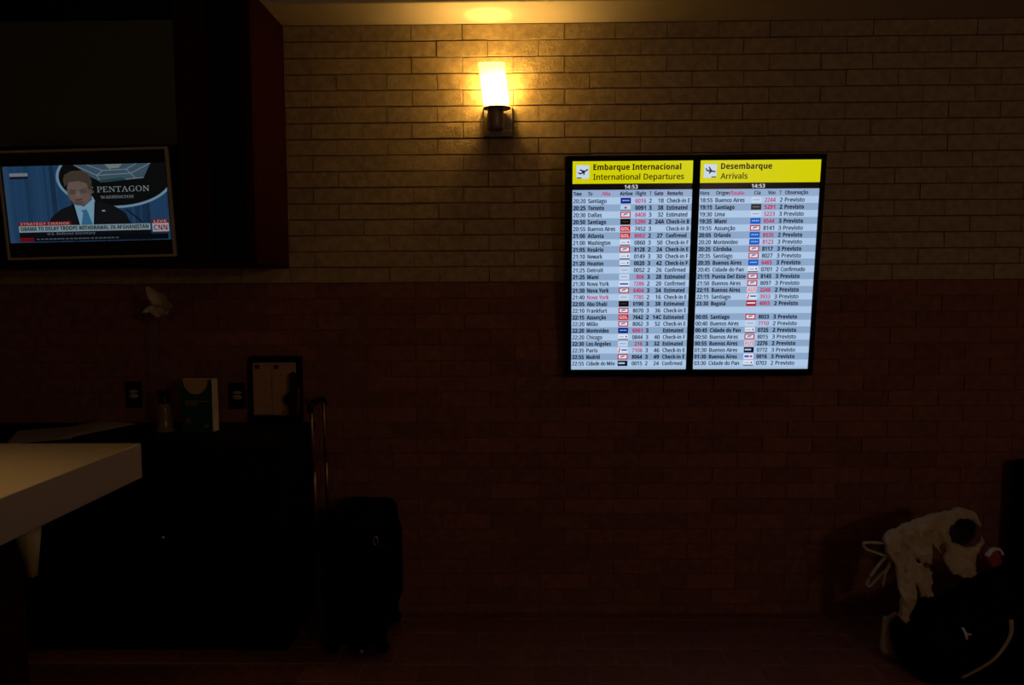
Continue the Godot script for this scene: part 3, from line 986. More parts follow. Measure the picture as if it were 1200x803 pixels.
func draw_broadcast() -> ImageTexture:
	var im := Image.create(1044, 500, false, Image.FORMAT_RGB8)
	# coordinates follow the screen: 1044 wide, 500 high
	im.fill(Color(0.118, 0.235, 0.35))
	var r := RandomNumberGenerator.new()
	r.seed = 3
	for k in 26:                                    # curtain folds
		var x := k * 41 + r.randi() % 14
		var d := r.randf_range(0.72, 1.12)
		im.fill_rect(Rect2i(x, 0, 14 + r.randi() % 22, 500), Color(0.105 * d, 0.22 * d, 0.34 * d))
	im.fill_rect(Rect2i(0, 0, 30, 500), Color(0.15, 0.25, 0.36))
	# the oval sign
	var c := Vector2(715, 80)
	oval(im, c, Vector2(378, 206), Color(0.40, 0.52, 0.60))
	oval(im, c, Vector2(360, 190), Color(0.035, 0.045, 0.05))
	var pale := Color(0.22, 0.30, 0.36)
	var lines := Color(0.40, 0.47, 0.50)
	poly(im, [Vector2(460, 0), Vector2(950, 0), Vector2(900, 92), Vector2(790, 100), Vector2(620, 112), Vector2(560, 80)], pale)
	for e in [[460, 0, 600, 70], [600, 70, 820, 62], [820, 62, 950, 0], [600, 70, 620, 112], [820, 62, 850, 98], [540, 0, 640, 40], [640, 40, 790, 36], [790, 36, 860, 0], [620, 112, 900, 92], [690, 0, 690, 36], [640, 40, 600, 70], [790, 36, 820, 62]]:
		stroke(im, Vector2(e[0], e[1]), Vector2(e[2], e[3]), 6, lines)
	poly(im, [Vector2(655, 0), Vector2(770, 0), Vector2(745, 26), Vector2(680, 28)], Color(0.42, 0.46, 0.46))
	poly(im, [Vector2(600, 104), Vector2(760, 88), Vector2(790, 104), Vector2(640, 118)], Color(0.12, 0.24, 0.24))
	letter(im, "THE PENTAGON", 930, 180, 36, Color(0.48, 0.52, 0.53), "serif", 1.0, 1.0, 480)
	letter(im, "WASHINGTON", 826, 222, 19, Color(0.45, 0.49, 0.50), "serif bold", 1.0, 1.0, 215)
	# the microphone
	stroke(im, Vector2(770, 295), Vector2(868, 382), 7, Color(0.03, 0.04, 0.06))
	# the speaker
	var suit := Color(0.055, 0.07, 0.085)
	poly(im, [Vector2(255, 385), Vector2(285, 335), Vector2(350, 285), Vector2(440, 252), Vector2(570, 232), Vector2(690, 268), Vector2(760, 315), Vector2(795, 390)], suit)
	poly(im, [Vector2(428, 250), Vector2(455, 235), Vector2(560, 205), Vector2(578, 245), Vector2(555, 390), Vector2(452, 390)], Color(0.42, 0.57, 0.66))
	poly(im, [Vector2(478, 296), Vector2(512, 288), Vector2(522, 310), Vector2(545, 390), Vector2(472, 390), Vector2(490, 312)], Color(0.19, 0.37, 0.50))
	stroke(im, Vector2(430, 250), Vector2(456, 390), 12, suit.darkened(0.4))
	stroke(im, Vector2(575, 240), Vector2(556, 390), 10, suit.darkened(0.4))
	poly(im, [Vector2(430, 190), Vector2(552, 170), Vector2(556, 225), Vector2(498, 272), Vector2(446, 246)], Color(0.30, 0.25, 0.235))
	var skin := Color(0.37, 0.31, 0.29)
	oval(im, Vector2(478, 170), Vector2(78, 92), skin, -0.12)
	oval(im, Vector2(548, 172), Vector2(14, 26), Color(0.34, 0.27, 0.25))
	var hair := Color(0.235, 0.20, 0.17)
	poly(im, [Vector2(388, 140), Vector2(380, 100), Vector2(392, 62), Vector2(440, 38), Vector2(500, 36), Vector2(545, 58), Vector2(565, 105), Vector2(558, 160), Vector2(540, 160), Vector2(530, 120), Vector2(480, 104), Vector2(420, 110)], hair)
	for e in [[402, 158, 462, 166], [478, 166, 540, 150]]:      # spectacles
		stroke(im, Vector2(e[0], e[1]), Vector2(e[2], e[3]), 4, Color(0.22, 0.19, 0.18))
	oval(im, Vector2(432, 178), Vector2(24, 13), Color(0.30, 0.25, 0.24))
	oval(im, Vector2(506, 174), Vector2(26, 13), Color(0.30, 0.25, 0.24))
	poly(im, [Vector2(462, 172), Vector2(476, 172), Vector2(484, 206), Vector2(456, 208)], Color(0.42, 0.35, 0.32))
	stroke(im, Vector2(448, 227), Vector2(492, 224), 7, Color(0.22, 0.16, 0.16))
	oval(im, Vector2(470, 248), Vector2(34, 14), Color(0.31, 0.26, 0.25))
	im.fill_rect(Rect2i(612, 296, 22, 10), Color(0.5, 0.52, 0.54))
	# channel tag, lower third
	im.fill_rect(Rect2i(40, 44, 118, 22), Color(0.42, 0.45, 0.48))
	im.fill_rect(Rect2i(40, 66, 118, 16), Color(0.06, 0.09, 0.14))
	im.fill_rect(Rect2i(64, 364, 342, 26), Color(0.42, 0.06, 0.09))
	letter(im, "STRATEGY CHANGE", 76, 385, 17, Color(0.62, 0.50, 0.50), "sans bold", 1.0, 0.0, 318)
	im.fill_rect(Rect2i(64, 390, 852, 42), Color(0.47, 0.55, 0.58))
	letter(im, "OBAMA TO DELAY TROOPS WITHDRAWAL IN AFGHANISTAN", 76, 422, 25, Color(0.03, 0.05, 0.08), "sans bold", 1.0, 0.0, 826)
	im.fill_rect(Rect2i(64, 432, 852, 24), Color(0.035, 0.05, 0.075))
	letter(im, "U.S. Defense Secretary", 556, 452, 17, Color(0.34, 0.40, 0.46), "sans bold", 1.0, 1.0, 310)
	im.fill_rect(Rect2i(64, 456, 962, 38), Color(0.02, 0.035, 0.055))
	im.fill_rect(Rect2i(64, 466, 92, 28), Color(0.36, 0.05, 0.07))
	for k in 20:
		im.fill_rect(Rect2i(172 + k * 27, 474, 19 + (k * 7) % 6, 9), Color(0.26, 0.30, 0.33))
	im.fill_rect(Rect2i(928, 366, 106, 24), Color(0.46, 0.05, 0.06))
	letter(im, "LIVE", 981, 385, 15, Color(0.62, 0.55, 0.56), "sans bold", 1.0, 0.5, 84)
	im.fill_rect(Rect2i(928, 390, 106, 56), Color(0.56, 0.60, 0.64))
	letter(im, "CNN", 981, 436, 34, Color(0.50, 0.03, 0.09), "sans bold", 1.0, 0.5, 88)
	im.fill_rect(Rect2i(928, 446, 106, 14), Color(0.12, 0.16, 0.22))
	im.resize(470, 225, Image.INTERPOLATE_LANCZOS)
	return ImageTexture.create_from_image(im)

func build_television() -> void:
	# hung on the front of the wall unit, tipped forward and a little askew
	var t := thing("television", "small television with a thin olive frame showing a news broadcast", "television", Vector3(-1.606, 1.757, 0.452))
	t.rotation = Vector3(deg_to_rad(3.5), deg_to_rad(0.0), deg_to_rad(1.0))
	var w := 0.632
	var h := 0.398
	part("casing", span(Vector3(-w / 2 + 0.004, -h / 2 + 0.004, -0.05), Vector3(w / 2 - 0.004, h / 2 - 0.004, -0.006), 0.01), M.black_plastic, t)
	var f := start()
	var e := 0.0095
	add_box(f, Vector3(-w / 2 + e / 2, 0, 0), Vector3(e, h, 0.016), 0.002)
	add_box(f, Vector3(w / 2 - e / 2, 0, 0), Vector3(e, h, 0.016), 0.002)
	add_box(f, Vector3(0, -h / 2 + e / 2, 0), Vector3(w - e * 2, e, 0.016), 0.002)
	add_box(f, Vector3(0, h / 2 - e / 2, 0), Vector3(w - e * 2, e, 0.016), 0.002)
	f.generate_normals()
	part("frame", f.commit(), M.olive_metal, t, Vector3.ZERO, Vector3.ZERO, "thin olive metal frame")
	# glossy black surround
	var sx := 0.604 / 2
	var s_bottom := -h / 2 + 0.063
	var s_top := s_bottom + 0.278
	var iw := w / 2 - e
	var ih := h / 2 - e
	var b := start()
	add_box(b, Vector3(0, (ih + s_top) / 2, -0.001), Vector3(iw * 2, ih - s_top, 0.008), 0.001)
	add_box(b, Vector3(0, (-ih + s_bottom) / 2, -0.001), Vector3(iw * 2, ih + s_bottom, 0.008), 0.001)
	add_box(b, Vector3((-iw - sx) / 2, (s_top + s_bottom) / 2, -0.001), Vector3(iw - sx, s_top - s_bottom, 0.008), 0.001)
	add_box(b, Vector3((iw + sx) / 2, (s_top + s_bottom) / 2, -0.001), Vector3(iw - sx, s_top - s_bottom, 0.008), 0.001)
	b.generate_normals()
	part("bezel", b.commit(), M.black_gloss, t)
	part("screen", plate(sx * 2, s_top - s_bottom), screen_material(draw_broadcast(), 0.85), t, Vector3(0, s_bottom, 0.0), Vector3.ZERO, "lit news picture of a man in a dark suit")
	part("wall_mount", span(Vector3(-0.09, -0.07, -0.074), Vector3(0.09, 0.05, -0.049), 0.003), M.black_plastic, t)
	var l := AreaLight3D.new()
	l.name = "screen_light"
	l.area_size = Vector2(sx * 2, s_top - s_bottom)
	l.light_color = Color(0.55, 0.75, 1.0)
	l.light_energy = 0.0004
	l.shadow_enabled = true
	t.add_child(l)
	l.position = Vector3(0, (s_top + s_bottom) / 2, 0.006)
	l.rotation.y = PI

# ---------------------------------------------------------------- counter and what stands on it
func build_counter() -> void:
	var top := 0.862
	var right := -0.915
	var left := -2.95
	var t := thing("counter", "long black counter against the brick wall beneath the television", "counter", Vector3(-1.93, 0.0, 0.0))
	var o := Vector3(1.93, 0, 0)
	part("worktop", span(Vector3(left, top - 0.035, 0.004) + o, Vector3(right, top, 0.405) + o, 0.003), M.black_wood, t, Vector3.ZERO, Vector3.ZERO)
	part("body", span(Vector3(left, 0.07, 0.004) + o, Vector3(right - 0.012, top - 0.035, 0.375) + o, 0.003), M.black_wood, t)
	part("plinth", span(Vector3(left, 0.0, 0.02) + o, Vector3(right - 0.03, 0.07, 0.34) + o, 0.002), M.black_wood, t)
	for k in 4:
		var x := right - 0.015 - 0.5 * k
		var d := part("door", span(Vector3(x - 0.494, 0.08, 0.375) + o, Vector3(x, top - 0.04, 0.395) + o, 0.003), M.black_wood, t)
		var knob := lathe([[0.0, 0.0], [0.005, 0.0], [0.005, 0.012], [0.01, 0.017], [0.009, 0.024], [0.0, 0.026]], 16)
		part("knob", knob, M.brass, d, Vector3(x - 0.464 + o.x, 0.487, 0.395), Vector3(PI / 2, 0, 0), "small brass knob")
	# sockets on the wall behind it
	for k in 2:
		var at: Vector3 = [Vector3(-1.713, 0.986, 0.001), Vector3(-1.256, 0.979, 0.001)][k]
		var s := thing("power_outlet", ["black wall socket beside the glass vase", "black wall socket between green box and brochure rack"][k], "socket", at, "black wall sockets over the counter")
		part("cover_plate", span(Vector3(-0.036, -0.058, 0), Vector3(0.036, 0.058, 0.008), 0.003), M.black_plastic, s)
		for y in [0.014, -0.006]:
			part("socket_face", lathe([[0.0, 0.0], [0.021, 0.0], [0.0205, 0.002], [0.0, 0.0025]], 24, 0.35 if y > 0 else 0.55), M.socket, s, Vector3(0.002, y, 0.008), Vector3(PI / 2, 0, 0))
	# flower in a vase
	var v := thing("vase", "small amber glass vase with a dark neck on the black counter", "vase", Vector3(-1.478, top, 0.2))
	part("vessel", lathe([[0.0, 0.0], [0.038, 0.0], [0.036, 0.004], [0.031, 0.012], [0.028, 0.05], [0.026, 0.09], [0.022, 0.115], [0.0, 0.116]], 32), M.amber, v)
	part("neck", lathe([[0.0, 0.115], [0.021, 0.115], [0.024, 0.128], [0.018, 0.14], [0.024, 0.155], [0.026, 0.168], [0.022, 0.168], [0.016, 0.14], [0.0, 0.138]], 28), M.black_gloss, v)
	var fl := thing("flower", "single cream flower on a tall thin stem standing in the vase", "flower", Vector3(-1.478, top + 0.139, 0.2))
	var head := Vector3(0.010, 0.382, 0.012)
	part("stem", tube(smooth_path([Vector3(0.0, 0.0, 0.0), Vector3(-0.008, 0.12, 0.004), Vector3(-0.012, 0.25, 0.006), head + Vector3(0, 0, -0.012)]), 0.0022, 8), M.stem, fl)
	var spec := [
		[Vector3(-0.35, 0.94, 0.25), Vector3(-0.2, 0.1, 1), 0.078, 0.046], [Vector3(0.72, 0.45, 0.35), Vector3(0.1, 0.4, 1), 0.050, 0.050],
		[Vector3(0.95, -0.25, 0.2), Vector3(0.2, 0.3, 1), 0.060, 0.034], [Vector3(0.68, -0.72, 0.25), Vector3(0, 0.3, 1), 0.066, 0.044],
		[Vector3(0.1, -0.98, 0.3), Vector3(0, 0.2, 1), 0.058, 0.062], [Vector3(-0.92, -0.28, 0.15), Vector3(0, -0.5, 0.9), 0.066, 0.026],
		[Vector3(0.35, 0.15, 0.9), Vector3(0.5, -0.6, 0.3), 0.040, 0.052], [Vector3(0.1, -0.35, 0.9), Vector3(0.1, 0.7, 0.5), 0.042, 0.056]]
	for s in spec:
		part("petal", petal(head, s[0].normalized(), s[1].normalized(), s[2], s[3]), M.petal, fl)
	# green box with a cream half moon
	var gb := thing("green_box", "upright dark green box with a cream half moon on its front", "box", Vector3(-1.332, top, 0.2))
	gb.rotation = Vector3(0, deg_to_rad(-6.0), 0)
	part("carton", span(Vector3(-0.07, 0.0, -0.022), Vector3(0.07, 0.216, 0.022), 0.002), M.paper, gb)
	var im := Image.create(280, 432, false, Image.FORMAT_RGB8)
	im.fill(Color(0.05, 0.30, 0.17))
	oval(im, Vector2(135, -6), Vector2(112, 128), Color(0.76, 0.66, 0.46))
	im.fill_rect(Rect2i(40, 172, 108, 46), Color(0.42, 0.40, 0.14))
	im.fill_rect(Rect2i(160, 176, 72, 9), Color(0.46, 0.52, 0.42))
	oval(im, Vector2(66, 342), Vector2(24, 26), Color(0.48, 0.38, 0.30))
	poly(im, [Vector2(196, 376), Vector2(250, 376), Vector2(236, 402), Vector2(210, 402)], Color(0.45, 0.55, 0.50))
	var gm := mat(Color.WHITE, 0.55)
	gm.albedo_texture = ImageTexture.create_from_image(im)
	part("printed_front", plate(0.136, 0.212), gm, gb, Vector3(0, 0.002, 0.0226), Vector3.ZERO, "green printed front with cream half moon")
	# brochure rack on the wall
	var rk := thing("brochure_rack", "black wall rack holding cream brochures above the counter end", "rack", Vector3(-1.075, 0.872, 0.003))
	part("back_panel", span(Vector3(-0.11, 0.0, 0.0), Vector3(0.11, 0.27, 0.006), 0.002), M.black_plastic, rk)
	part("top_bar", span(Vector3(-0.113, 0.258, 0.0), Vector3(0.113, 0.282, 0.04), 0.003), M.black_plastic, rk)
	for x in [-0.111, 0.107]:
		part("side_rail", span(Vector3(x - 0.003, 0.0, 0.0), Vector3(x + 0.003, 0.258, 0.034), 0.001), M.black_plastic, rk)
	part("pocket", span(Vector3(-0.112, -0.006, 0.0), Vector3(0.112, 0.02, 0.05), 0.003), M.black_plastic, rk)
	var cover := Image.create(300, 480, false, Image.FORMAT_RGB8)
	cover.fill(Color(0.84, 0.68, 0.50))
	for k in 5:
		cover.fill_rect(Rect2i(90 + (k * 37) % 60, 110 + k * 70, 60 + (k * 53) % 50, 8), Color(0.70, 0.54, 0.38))
	cover.fill_rect(Rect2i(24, 24, 64, 34), Color(0.25, 0.17, 0.12))
	var cm := mat(Color(0.8, 0.8, 0.8), 0.6)
	cm.albedo_texture = ImageTexture.create_from_image(cover)
	for k in 2:
		var br := thing("brochure", ["cream brochure standing in the wall rack, nearer the green box", "cream brochure standing in the wall rack, nearer the suitcase handle"][k], "brochure", Vector3(-1.075 + [-0.052, 0.034][k], 0.895, 0.0155 + 0.007 * k), "brochures in the wall rack")
		part("pages", span(Vector3(-0.053, 0.0, -0.004), Vector3(0.053, 0.232, 0.0), 0.001), M.paper, br)
		part("cover", plate(0.104, 0.23), cm, br, Vector3(0, 0.001, 0.0006))
	# dark leaflet in front of the second one
	var lf := thing("leaflet", "narrow dark leaflet in front of the cream brochures", "leaflet", Vector3(-1.0, 0.895, 0.060))
	part("card", nets(Vector3(-0.04, -0.01, -0.012), Vector3(0.045, 0.205, 0.016), 0.006, func(p: Vector3) -> float:
		var d := capsule(p, Vector3(0.01, 0.02, 0), Vector3(0.012, 0.18, 0), 0.022, 0.016)
		d = minf(d, capsule(p, Vector3(-0.008, 0.075, 0), Vector3(0.006, 0.09, 0), 0.026, 0.02))
		return maxf(d, absf(p.z) - 0.004)), M.maroon, lf)
	part("strip", span(Vector3(0.026, 0.01, 0.002), Vector3(0.032, 0.13, 0.006), 0.0008), M.red_pouch, lf, Vector3.ZERO, Vector3(0, 0, -0.06))
	# papers lying on the counter
	for k in 2:
		var sh := thing("paper_sheet", ["cream paper sheet lying on the counter under another sheet", "cream paper sheet lying on top on the counter"][k], "paper", Vector3([-1.93, -1.83][k], top + 0.0008 + 0.0016 * k, [0.28, 0.16][k]), "papers on the counter")
		sh.rotation.y = [0.5, -0.35][k]
		part("sheet", box(Vector3(0.21, 0.0012, 0.297), 0.0004), M.paper, sh)

# ---------------------------------------------------------------- white table
func build_table() -> void:
	var t := thing("white_table", "thick white table slab at the picture's edge in front of the counter", "table", Vector3(-1.72, 0.0, 1.75))
	var o := Vector3(1.72, 0, -1.75)
	part("tabletop", span(Vector3(-2.35, 0.9, 1.095) + o, Vector3(-1.088, 1.0, 2.45) + o, 0.002), M.table, t)
	# a tapered bracket under the edge
	var st := start()
	var p := [Vector3(-1.098, 0.9, 1.505), Vector3(-1.098, 0.9, 1.555), Vector3(-1.098, 0.79, 1.541), Vector3(-1.098, 0.79, 1.526)]
	var q := []
	for v in p:
		q.append(v + Vector3(-0.03 if v.y > 0.85 else -0.012, 0, 0))
	var mid := Vector3(-1.11, 0.85, 1.53)
	quad(st, p[0], p[1], p[2], p[3], mid)
	quad(st, q[0], q[1], q[2], q[3], mid)
	for i in 4:
		var j := (i + 1) % 4
		quad(st, p[i], p[j], q[j], q[i], mid)
	st.set_smooth_group(-1)
	st.generate_normals()
	part("bracket", st.commit(), M.olive, t, o, Vector3.ZERO, "small tapered olive bracket under the slab")
	part("pedestal", span(Vector3(-2.0, 0.03, 1.29) + o, Vector3(-1.3, 0.9, 2.2) + o, 0.004), M.maroon, t)
	part("foot", span(Vector3(-2.05, 0.0, 1.27) + o, Vector3(-1.28, 0.03, 2.25) + o, 0.004), M.black_wood, t)

# ---------------------------------------------------------------- suitcase by the counter
func build_suitcase() -> void:
	var t := thing("suitcase", "upright black soft suitcase with its handle drawn out, beside the counter", "suitcase", Vector3(-0.66, 0.0, 0.24))
	var o := Vector3(0.66, 0, -0.24)
	var noise := FastNoiseLite.new()
	noise.seed = 5
	noise.frequency = 6.0
	var body := nets(Vector3(-0.85, 0.02, 0.02) + o, Vector3(-0.46, 0.62, 0.44) + o, 0.014, func(p: Vector3) -> float:
		var q := p - o
		var d := round_box(q, Vector3(-0.668, 0.302, 0.225), Vector3(0.128, 0.25, 0.185), 0.05)
		d = blend(d, round_box(q, Vector3(-0.562, 0.29, 0.225), Vector3(0.042, 0.165, 0.145), 0.035), 0.03)
		d += 0.006 * absf(noise.get_noise_3dv(q))
		return d)
	part("body", body, M.black_cloth, t)
	# piping round the side that faces the room
	var ring := []
	for k in 41:
		var a := TAU * k / 40
		var c := Vector3(-0.668, 0.302, 0.402)
		ring.append(c + o + Vector3(signf(cos(a)) * pow(absf(cos(a)), 0.35) * 0.112, signf(sin(a)) * pow(absf(sin(a)), 0.3) * 0.232, 0))
	part("piping", tube(ring, 0.004, 8), M.black_plastic, t)
	for z in [0.16, 0.33]:
		var lower := [Vector3(-0.822, 0.50, z) + o, Vector3(-0.826, 0.72, z) + o]
		part("handle_tube", tube(lower, 0.0085, 12), M.bronze_tube, t, Vector3.ZERO, Vector3.ZERO, "thin bronze handle tube")
		part("handle_tube", tube([Vector3(-0.826, 0.715, z) + o, Vector3(-0.832, 0.975, z) + o], 0.0065, 12), M.bronze_tube, t)
	part("handle_grip", tube(smooth_path([Vector3(-0.832, 0.962, 0.345) + o, Vector3(-0.833, 0.985, 0.325) + o, Vector3(-0.834, 0.992, 0.245) + o, Vector3(-0.833, 0.985, 0.165) + o, Vector3(-0.832, 0.962, 0.145) + o]), 0.013, 12), M.black_plastic, t)
	part("handle_sleeve", span(Vector3(-0.838, 0.40, 0.13) + o, Vector3(-0.79, 0.52, 0.36) + o, 0.006), M.black_plastic, t)
	for w in [Vector3(-0.76, 0.026, 0.36), Vector3(-0.56, 0.026, 0.36), Vector3(-0.76, 0.026, 0.09), Vector3(-0.56, 0.026, 0.09)]:
		var wh := part("wheel", lathe([[0.0, -0.012], [0.022, -0.012], [0.026, -0.008], [0.026, 0.008], [0.022, 0.012], [0.0, 0.012]], 24), M.black_plastic, t, w + o, Vector3(PI / 2, 0, 0))
		part("wheel_fork", span(Vector3(-0.014, -0.017, 0.0) , Vector3(0.014, 0.017, 0.045), 0.003), M.black_plastic, wh, Vector3(0, 0, -0.06))
	part("wheel_glint_stud", lathe([[0.0, 0.0], [0.009, 0.0], [0.008, 0.006], [0.0, 0.008]], 16), M.steel, t, Vector3(-0.636, 0.03, 0.405) + o, Vector3(PI / 2, 0, 0), "small steel disc standing for the glint at a wheel")  # steel disc put in for the glint at a suitcase wheel
	part("glint_stud_mount", span(Vector3(-0.655, 0.022, 0.35) + o, Vector3(-0.617, 0.07, 0.404) + o, 0.004), M.black_plastic, t)
	var buckle := []
	for k in 25:
		var a := TAU * k / 24
		buckle.append(Vector3(-0.57 + cos(a) * 0.008, 0.473 + sin(a) * 0.017, 0.412) + o)
	part("buckle", tube(buckle, 0.0022, 8), M.steel, t, Vector3.ZERO, Vector3.ZERO, "small oval metal buckle")

# ---------------------------------------------------------------- the heap of bags
func build_luggage() -> void:
	var noise := FastNoiseLite.new()
	noise.seed = 21
	noise.frequency = 5.0
	# tall black case behind
	var c := thing("black_trolley_case", "tall black case standing behind the sports bag, cut by the picture's edge", "suitcase", Vector3(2.31, 0.0, 0.155))
	part("body", nets(Vector3(-0.26, 0.03, -0.14), Vector3(0.26, 0.76, 0.14), 0.016, func(p: Vector3) -> float:
		return round_box(p, Vector3(0, 0.378, 0), Vector3(0.23, 0.335, 0.11), 0.03) + 0.004 * absf(noise.get_noise_3dv(p))), M.black_cloth, c)
	for w in [[-0.16, 0.07], [0.16, 0.07], [-0.16, -0.07], [0.16, -0.07]]:
		part("wheel", lathe([[0.0, -0.011], [0.024, -0.011], [0.026, 0.0], [0.024, 0.011], [0.0, 0.011]], 20), M.black_plastic, c, Vector3(w[0], 0.026, w[1]), Vector3(0, 0, PI / 2))
	part("top_handle", tube(smooth_path([Vector3(-0.08, 0.71, 0), Vector3(-0.07, 0.722, 0), Vector3(0.07, 0.722, 0), Vector3(0.08, 0.71, 0)]), 0.008, 8, 1.6), M.black_plastic, c)
	# black sports bag in front
	var b := thing("sports_bag", "black sports bag with a tan trim and small pale emblem, under cream jacket", "bag", Vector3(1.72, 0.0, 0.47))
	var o := Vector3(-1.72, 0, -0.47)
	var bag := func(q: Vector3) -> float:
		var d := capsule(q, Vector3(1.535, 0.125, 0.475), Vector3(1.98, 0.18, 0.46), 0.140, 0.178)
		d = blend(d, capsule(q, Vector3(1.72, 0.28, 0.47), Vector3(1.95, 0.33, 0.45), 0.075, 0.10), 0.08)
		d = blend(d, round_box(q, Vector3(1.74, 0.08, 0.475), Vector3(0.31, 0.08, 0.15), 0.06), 0.05)
		d = maxf(d, 0.003 - q.y)
		return d + 0.010 * noise.get_noise_3dv(q * 1.4)
	part("body", nets(Vector3(1.36, -0.004, 0.25) + o, Vector3(2.20, 0.48, 0.68) + o, 0.014, func(p: Vector3) -> float: return bag.call(p - o)), M.black_cloth, b)
	var on_bag := func(x: float, y: float) -> Vector3:
		var z := 0.75
		while z > 0.4 and bag.call(Vector3(x, y, z)) > 0.0:
			z -= 0.002
		return Vector3(x, y, z) + o
	var band := []
	for v in [Vector2(1.545, 0.055), Vector2(1.60, 0.088), Vector2(1.65, 0.125), Vector2(1.691, 0.165), Vector2(1.722, 0.21), Vector2(1.735, 0.25)]:
		band.append(on_bag.call(v.x, v.y) + Vector3(0, 0, 0.002))
	part("trim_strip", tube(smooth_path(band), 0.0045, 8, 1.6), M.tan, b, Vector3.ZERO, Vector3.ZERO, "curved tan trim strip")
	var em := start()
	var ey := [Vector2(-0.012, 0.022), Vector2(-0.004, 0.022), Vector2(0.004, 0.004), Vector2(0.018, 0.002), Vector2(0.018, -0.002), Vector2(0.006, -0.004), Vector2(0.002, -0.02), Vector2(-0.004, -0.018), Vector2(-0.004, 0.0)]
	var ids := Geometry2D.triangulate_polygon(PackedVector2Array(ey))
	for z in [0.0, 0.004]:
		for i in range(0, ids.size(), 3):
			tri(em, Vector3(ey[ids[i]].x, ey[ids[i]].y, z), Vector3(ey[ids[i + 1]].x, ey[ids[i + 1]].y, z), Vector3(ey[ids[i + 2]].x, ey[ids[i + 2]].y, z), Vector3(0, 0, 0.002))
	for i in ey.size():
		var j := (i + 1) % ey.size()
		quad(em, Vector3(ey[i].x, ey[i].y, 0), Vector3(ey[j].x, ey[j].y, 0), Vector3(ey[j].x, ey[j].y, 0.004), Vector3(ey[i].x, ey[i].y, 0.004))
	em.set_smooth_group(-1)
	em.generate_normals()
	part("emblem", em.commit(), M.white_mark, b, on_bag.call(1.572, 0.200) + Vector3(0, 0, 0.001), Vector3(-0.45, -0.1, 0), "small pale emblem")
	# cream jacket thrown over the bag
	var j := thing("cream_jacket", "crumpled cream cloth jacket with dangling cords thrown over the black bag", "jacket", Vector3(1.58, 0.0, 0.36))
	var k := Vector3(-1.58, 0, -0.36)
	var outline := PackedVector2Array([Vector2(1.367, 0.480), Vector2(1.404, 0.509), Vector2(1.483, 0.536), Vector2(1.578, 0.565), Vector2(1.682, 0.588), Vector2(1.730, 0.575), Vector2(1.742, 0.519), Vector2(1.738, 0.457), Vector2(1.697, 0.434), Vector2(1.693, 0.381), Vector2(1.653, 0.354), Vector2(1.594, 0.368), Vector2(1.570, 0.434), Vector2(1.548, 0.462), Vector2(1.528, 0.401), Vector2(1.507, 0.301), Vector2(1.463, 0.288), Vector2(1.450, 0.361), Vector2(1.441, 0.261), Vector2(1.414, 0.188), Vector2(1.388, 0.215), Vector2(1.389, 0.294), Vector2(1.395, 0.394), Vector2(1.368, 0.434)])
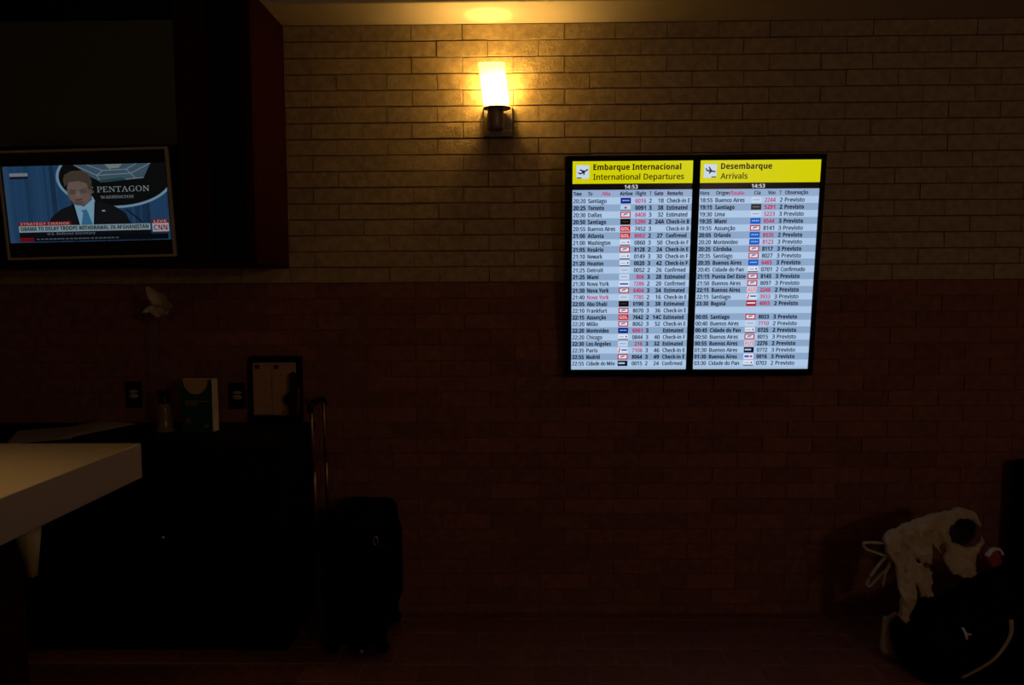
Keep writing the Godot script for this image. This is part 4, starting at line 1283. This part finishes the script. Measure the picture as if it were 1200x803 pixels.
	part("cloth", nets(Vector3(1.34, 0.0, 0.24) + k, Vector3(1.78, 0.62, 0.62) + k, 0.0072, func(p: Vector3) -> float:
		var q := p - k
		var at := Vector2(q.x, q.y)
		# a folded sheet: how deep it lies at each point, with folds running down and aside from the shoulder
		var fold := 0.0085 * sin(q.x * 62.0 - q.y * 34.0 + 4.0 * noise.get_noise_2d(q.x * 3.0, q.y * 3.0)) + 0.020 * noise.get_noise_2d(q.x * 3.0 + 7.0, q.y * 2.0)
		var deep := minf(0.365 + (0.575 - q.y) * 0.5, 0.505) + fold
		var d := absf(q.z - deep) * 0.85 - 0.010
		if d < 0.03:
			var edge := INF
			for i in outline.size():
				edge = minf(edge, at.distance_to(Geometry2D.get_closest_point_to_segment(at, outline[i], outline[(i + 1) % outline.size()])))
			if Geometry2D.is_point_in_polygon(at, outline):
				edge = -edge
			d = maxf(d, edge)
		# the hood's mouth, open and dark behind a thin rolled edge
		var h := (q - Vector3(1.676, 0.503, 0.40)).rotated(Vector3.BACK, -0.25) / Vector3(0.062, 0.045, 0.2)
		d = maxf(d, -(h.length() - 1.0 + 0.25 * noise.get_noise_2d(q.x * 6.0, q.y * 6.0)) * 0.05)
		# slits between the folds
		d = maxf(d, -capsule(q, Vector3(1.405, 0.462, 0.42), Vector3(1.45, 0.452, 0.43), 0.006, 0.010))
		d = maxf(d, -capsule(q, Vector3(1.455, 0.425, 0.45), Vector3(1.53, 0.385, 0.47), 0.006, 0.014))
		d = maxf(d, -capsule(q, Vector3(1.535, 0.505, 0.42), Vector3(1.585, 0.45, 0.44), 0.010, 0.022))
		# shoulder roll along the top, and the tail that reaches the floor
		d = blend(d, capsule(q, Vector3(1.395, 0.468, 0.39), Vector3(1.57, 0.540, 0.375), 0.020, 0.022), 0.02)
		d = blend(d, capsule(q, Vector3(1.390, 0.165, 0.40), Vector3(1.400, 0.045, 0.40), 0.010, 0.026), 0.012)
		d = blend(d, capsule(q, Vector3(1.402, 0.205, 0.45), Vector3(1.392, 0.16, 0.41), 0.010, 0.010), 0.01)
		return maxf(d, 0.001 - (bag.call(q) as float))), M.cloth, j)
	part("hood_shade", nets(Vector3(1.55, 0.40, 0.22) + k, Vector3(1.78, 0.60, 0.42) + k, 0.008, func(p: Vector3) -> float:
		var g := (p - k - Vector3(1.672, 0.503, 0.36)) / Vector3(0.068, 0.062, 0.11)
		return maxf(absf(g.length() - 1.0) * 0.07 - 0.0055, p.z - k.z - 0.375)), M.hood_shade, j, Vector3.ZERO, Vector3.ZERO, "inside of the hood, coloured dark for the shade in it")
	for s in [
		[Vector3(1.40, 0.452, 0.40), Vector3(1.352, 0.461, 0.40), Vector3(1.300, 0.460, 0.40), Vector3(1.304, 0.441, 0.405), Vector3(1.345, 0.425, 0.41), Vector3(1.395, 0.410, 0.42)],
		[Vector3(1.385, 0.418, 0.41), Vector3(1.345, 0.362, 0.405), Vector3(1.316, 0.305, 0.40), Vector3(1.325, 0.296, 0.405), Vector3(1.360, 0.340, 0.41), Vector3(1.392, 0.378, 0.42)],
		[Vector3(1.393, 0.400, 0.42), Vector3(1.376, 0.350, 0.415), Vector3(1.370, 0.298, 0.41)]]:
		var pts := []
		for v in s:
			pts.append(v + k)
		part("cord", tube(smooth_path(pts), 0.0052, 8, 1.5), M.strap, j, Vector3.ZERO, Vector3.ZERO)
	# small red and white pouch
	var r := thing("red_pouch", "small red and white pouch lying on the black bag", "pouch", Vector3(1.745, 0.428, 0.462))
	part("body", nets(Vector3(-0.05, -0.05, -0.05), Vector3(0.05, 0.05, 0.05), 0.007, func(p: Vector3) -> float:
		return round_box(p, Vector3.ZERO, Vector3(0.026, 0.032, 0.022), 0.014) + 0.006 * noise.get_noise_3dv(p * 9.0)), M.red_pouch, r, Vector3.ZERO, Vector3(0, 0, 0.4))
	part("flap", tube(smooth_path([Vector3(-0.032, 0.012, 0.02), Vector3(-0.012, 0.036, 0.018), Vector3(0.014, 0.036, 0.016), Vector3(0.026, 0.018, 0.018)]), 0.006, 8, 1.8), M.white_mark, r, Vector3.ZERO, Vector3.ZERO, "pale flap")
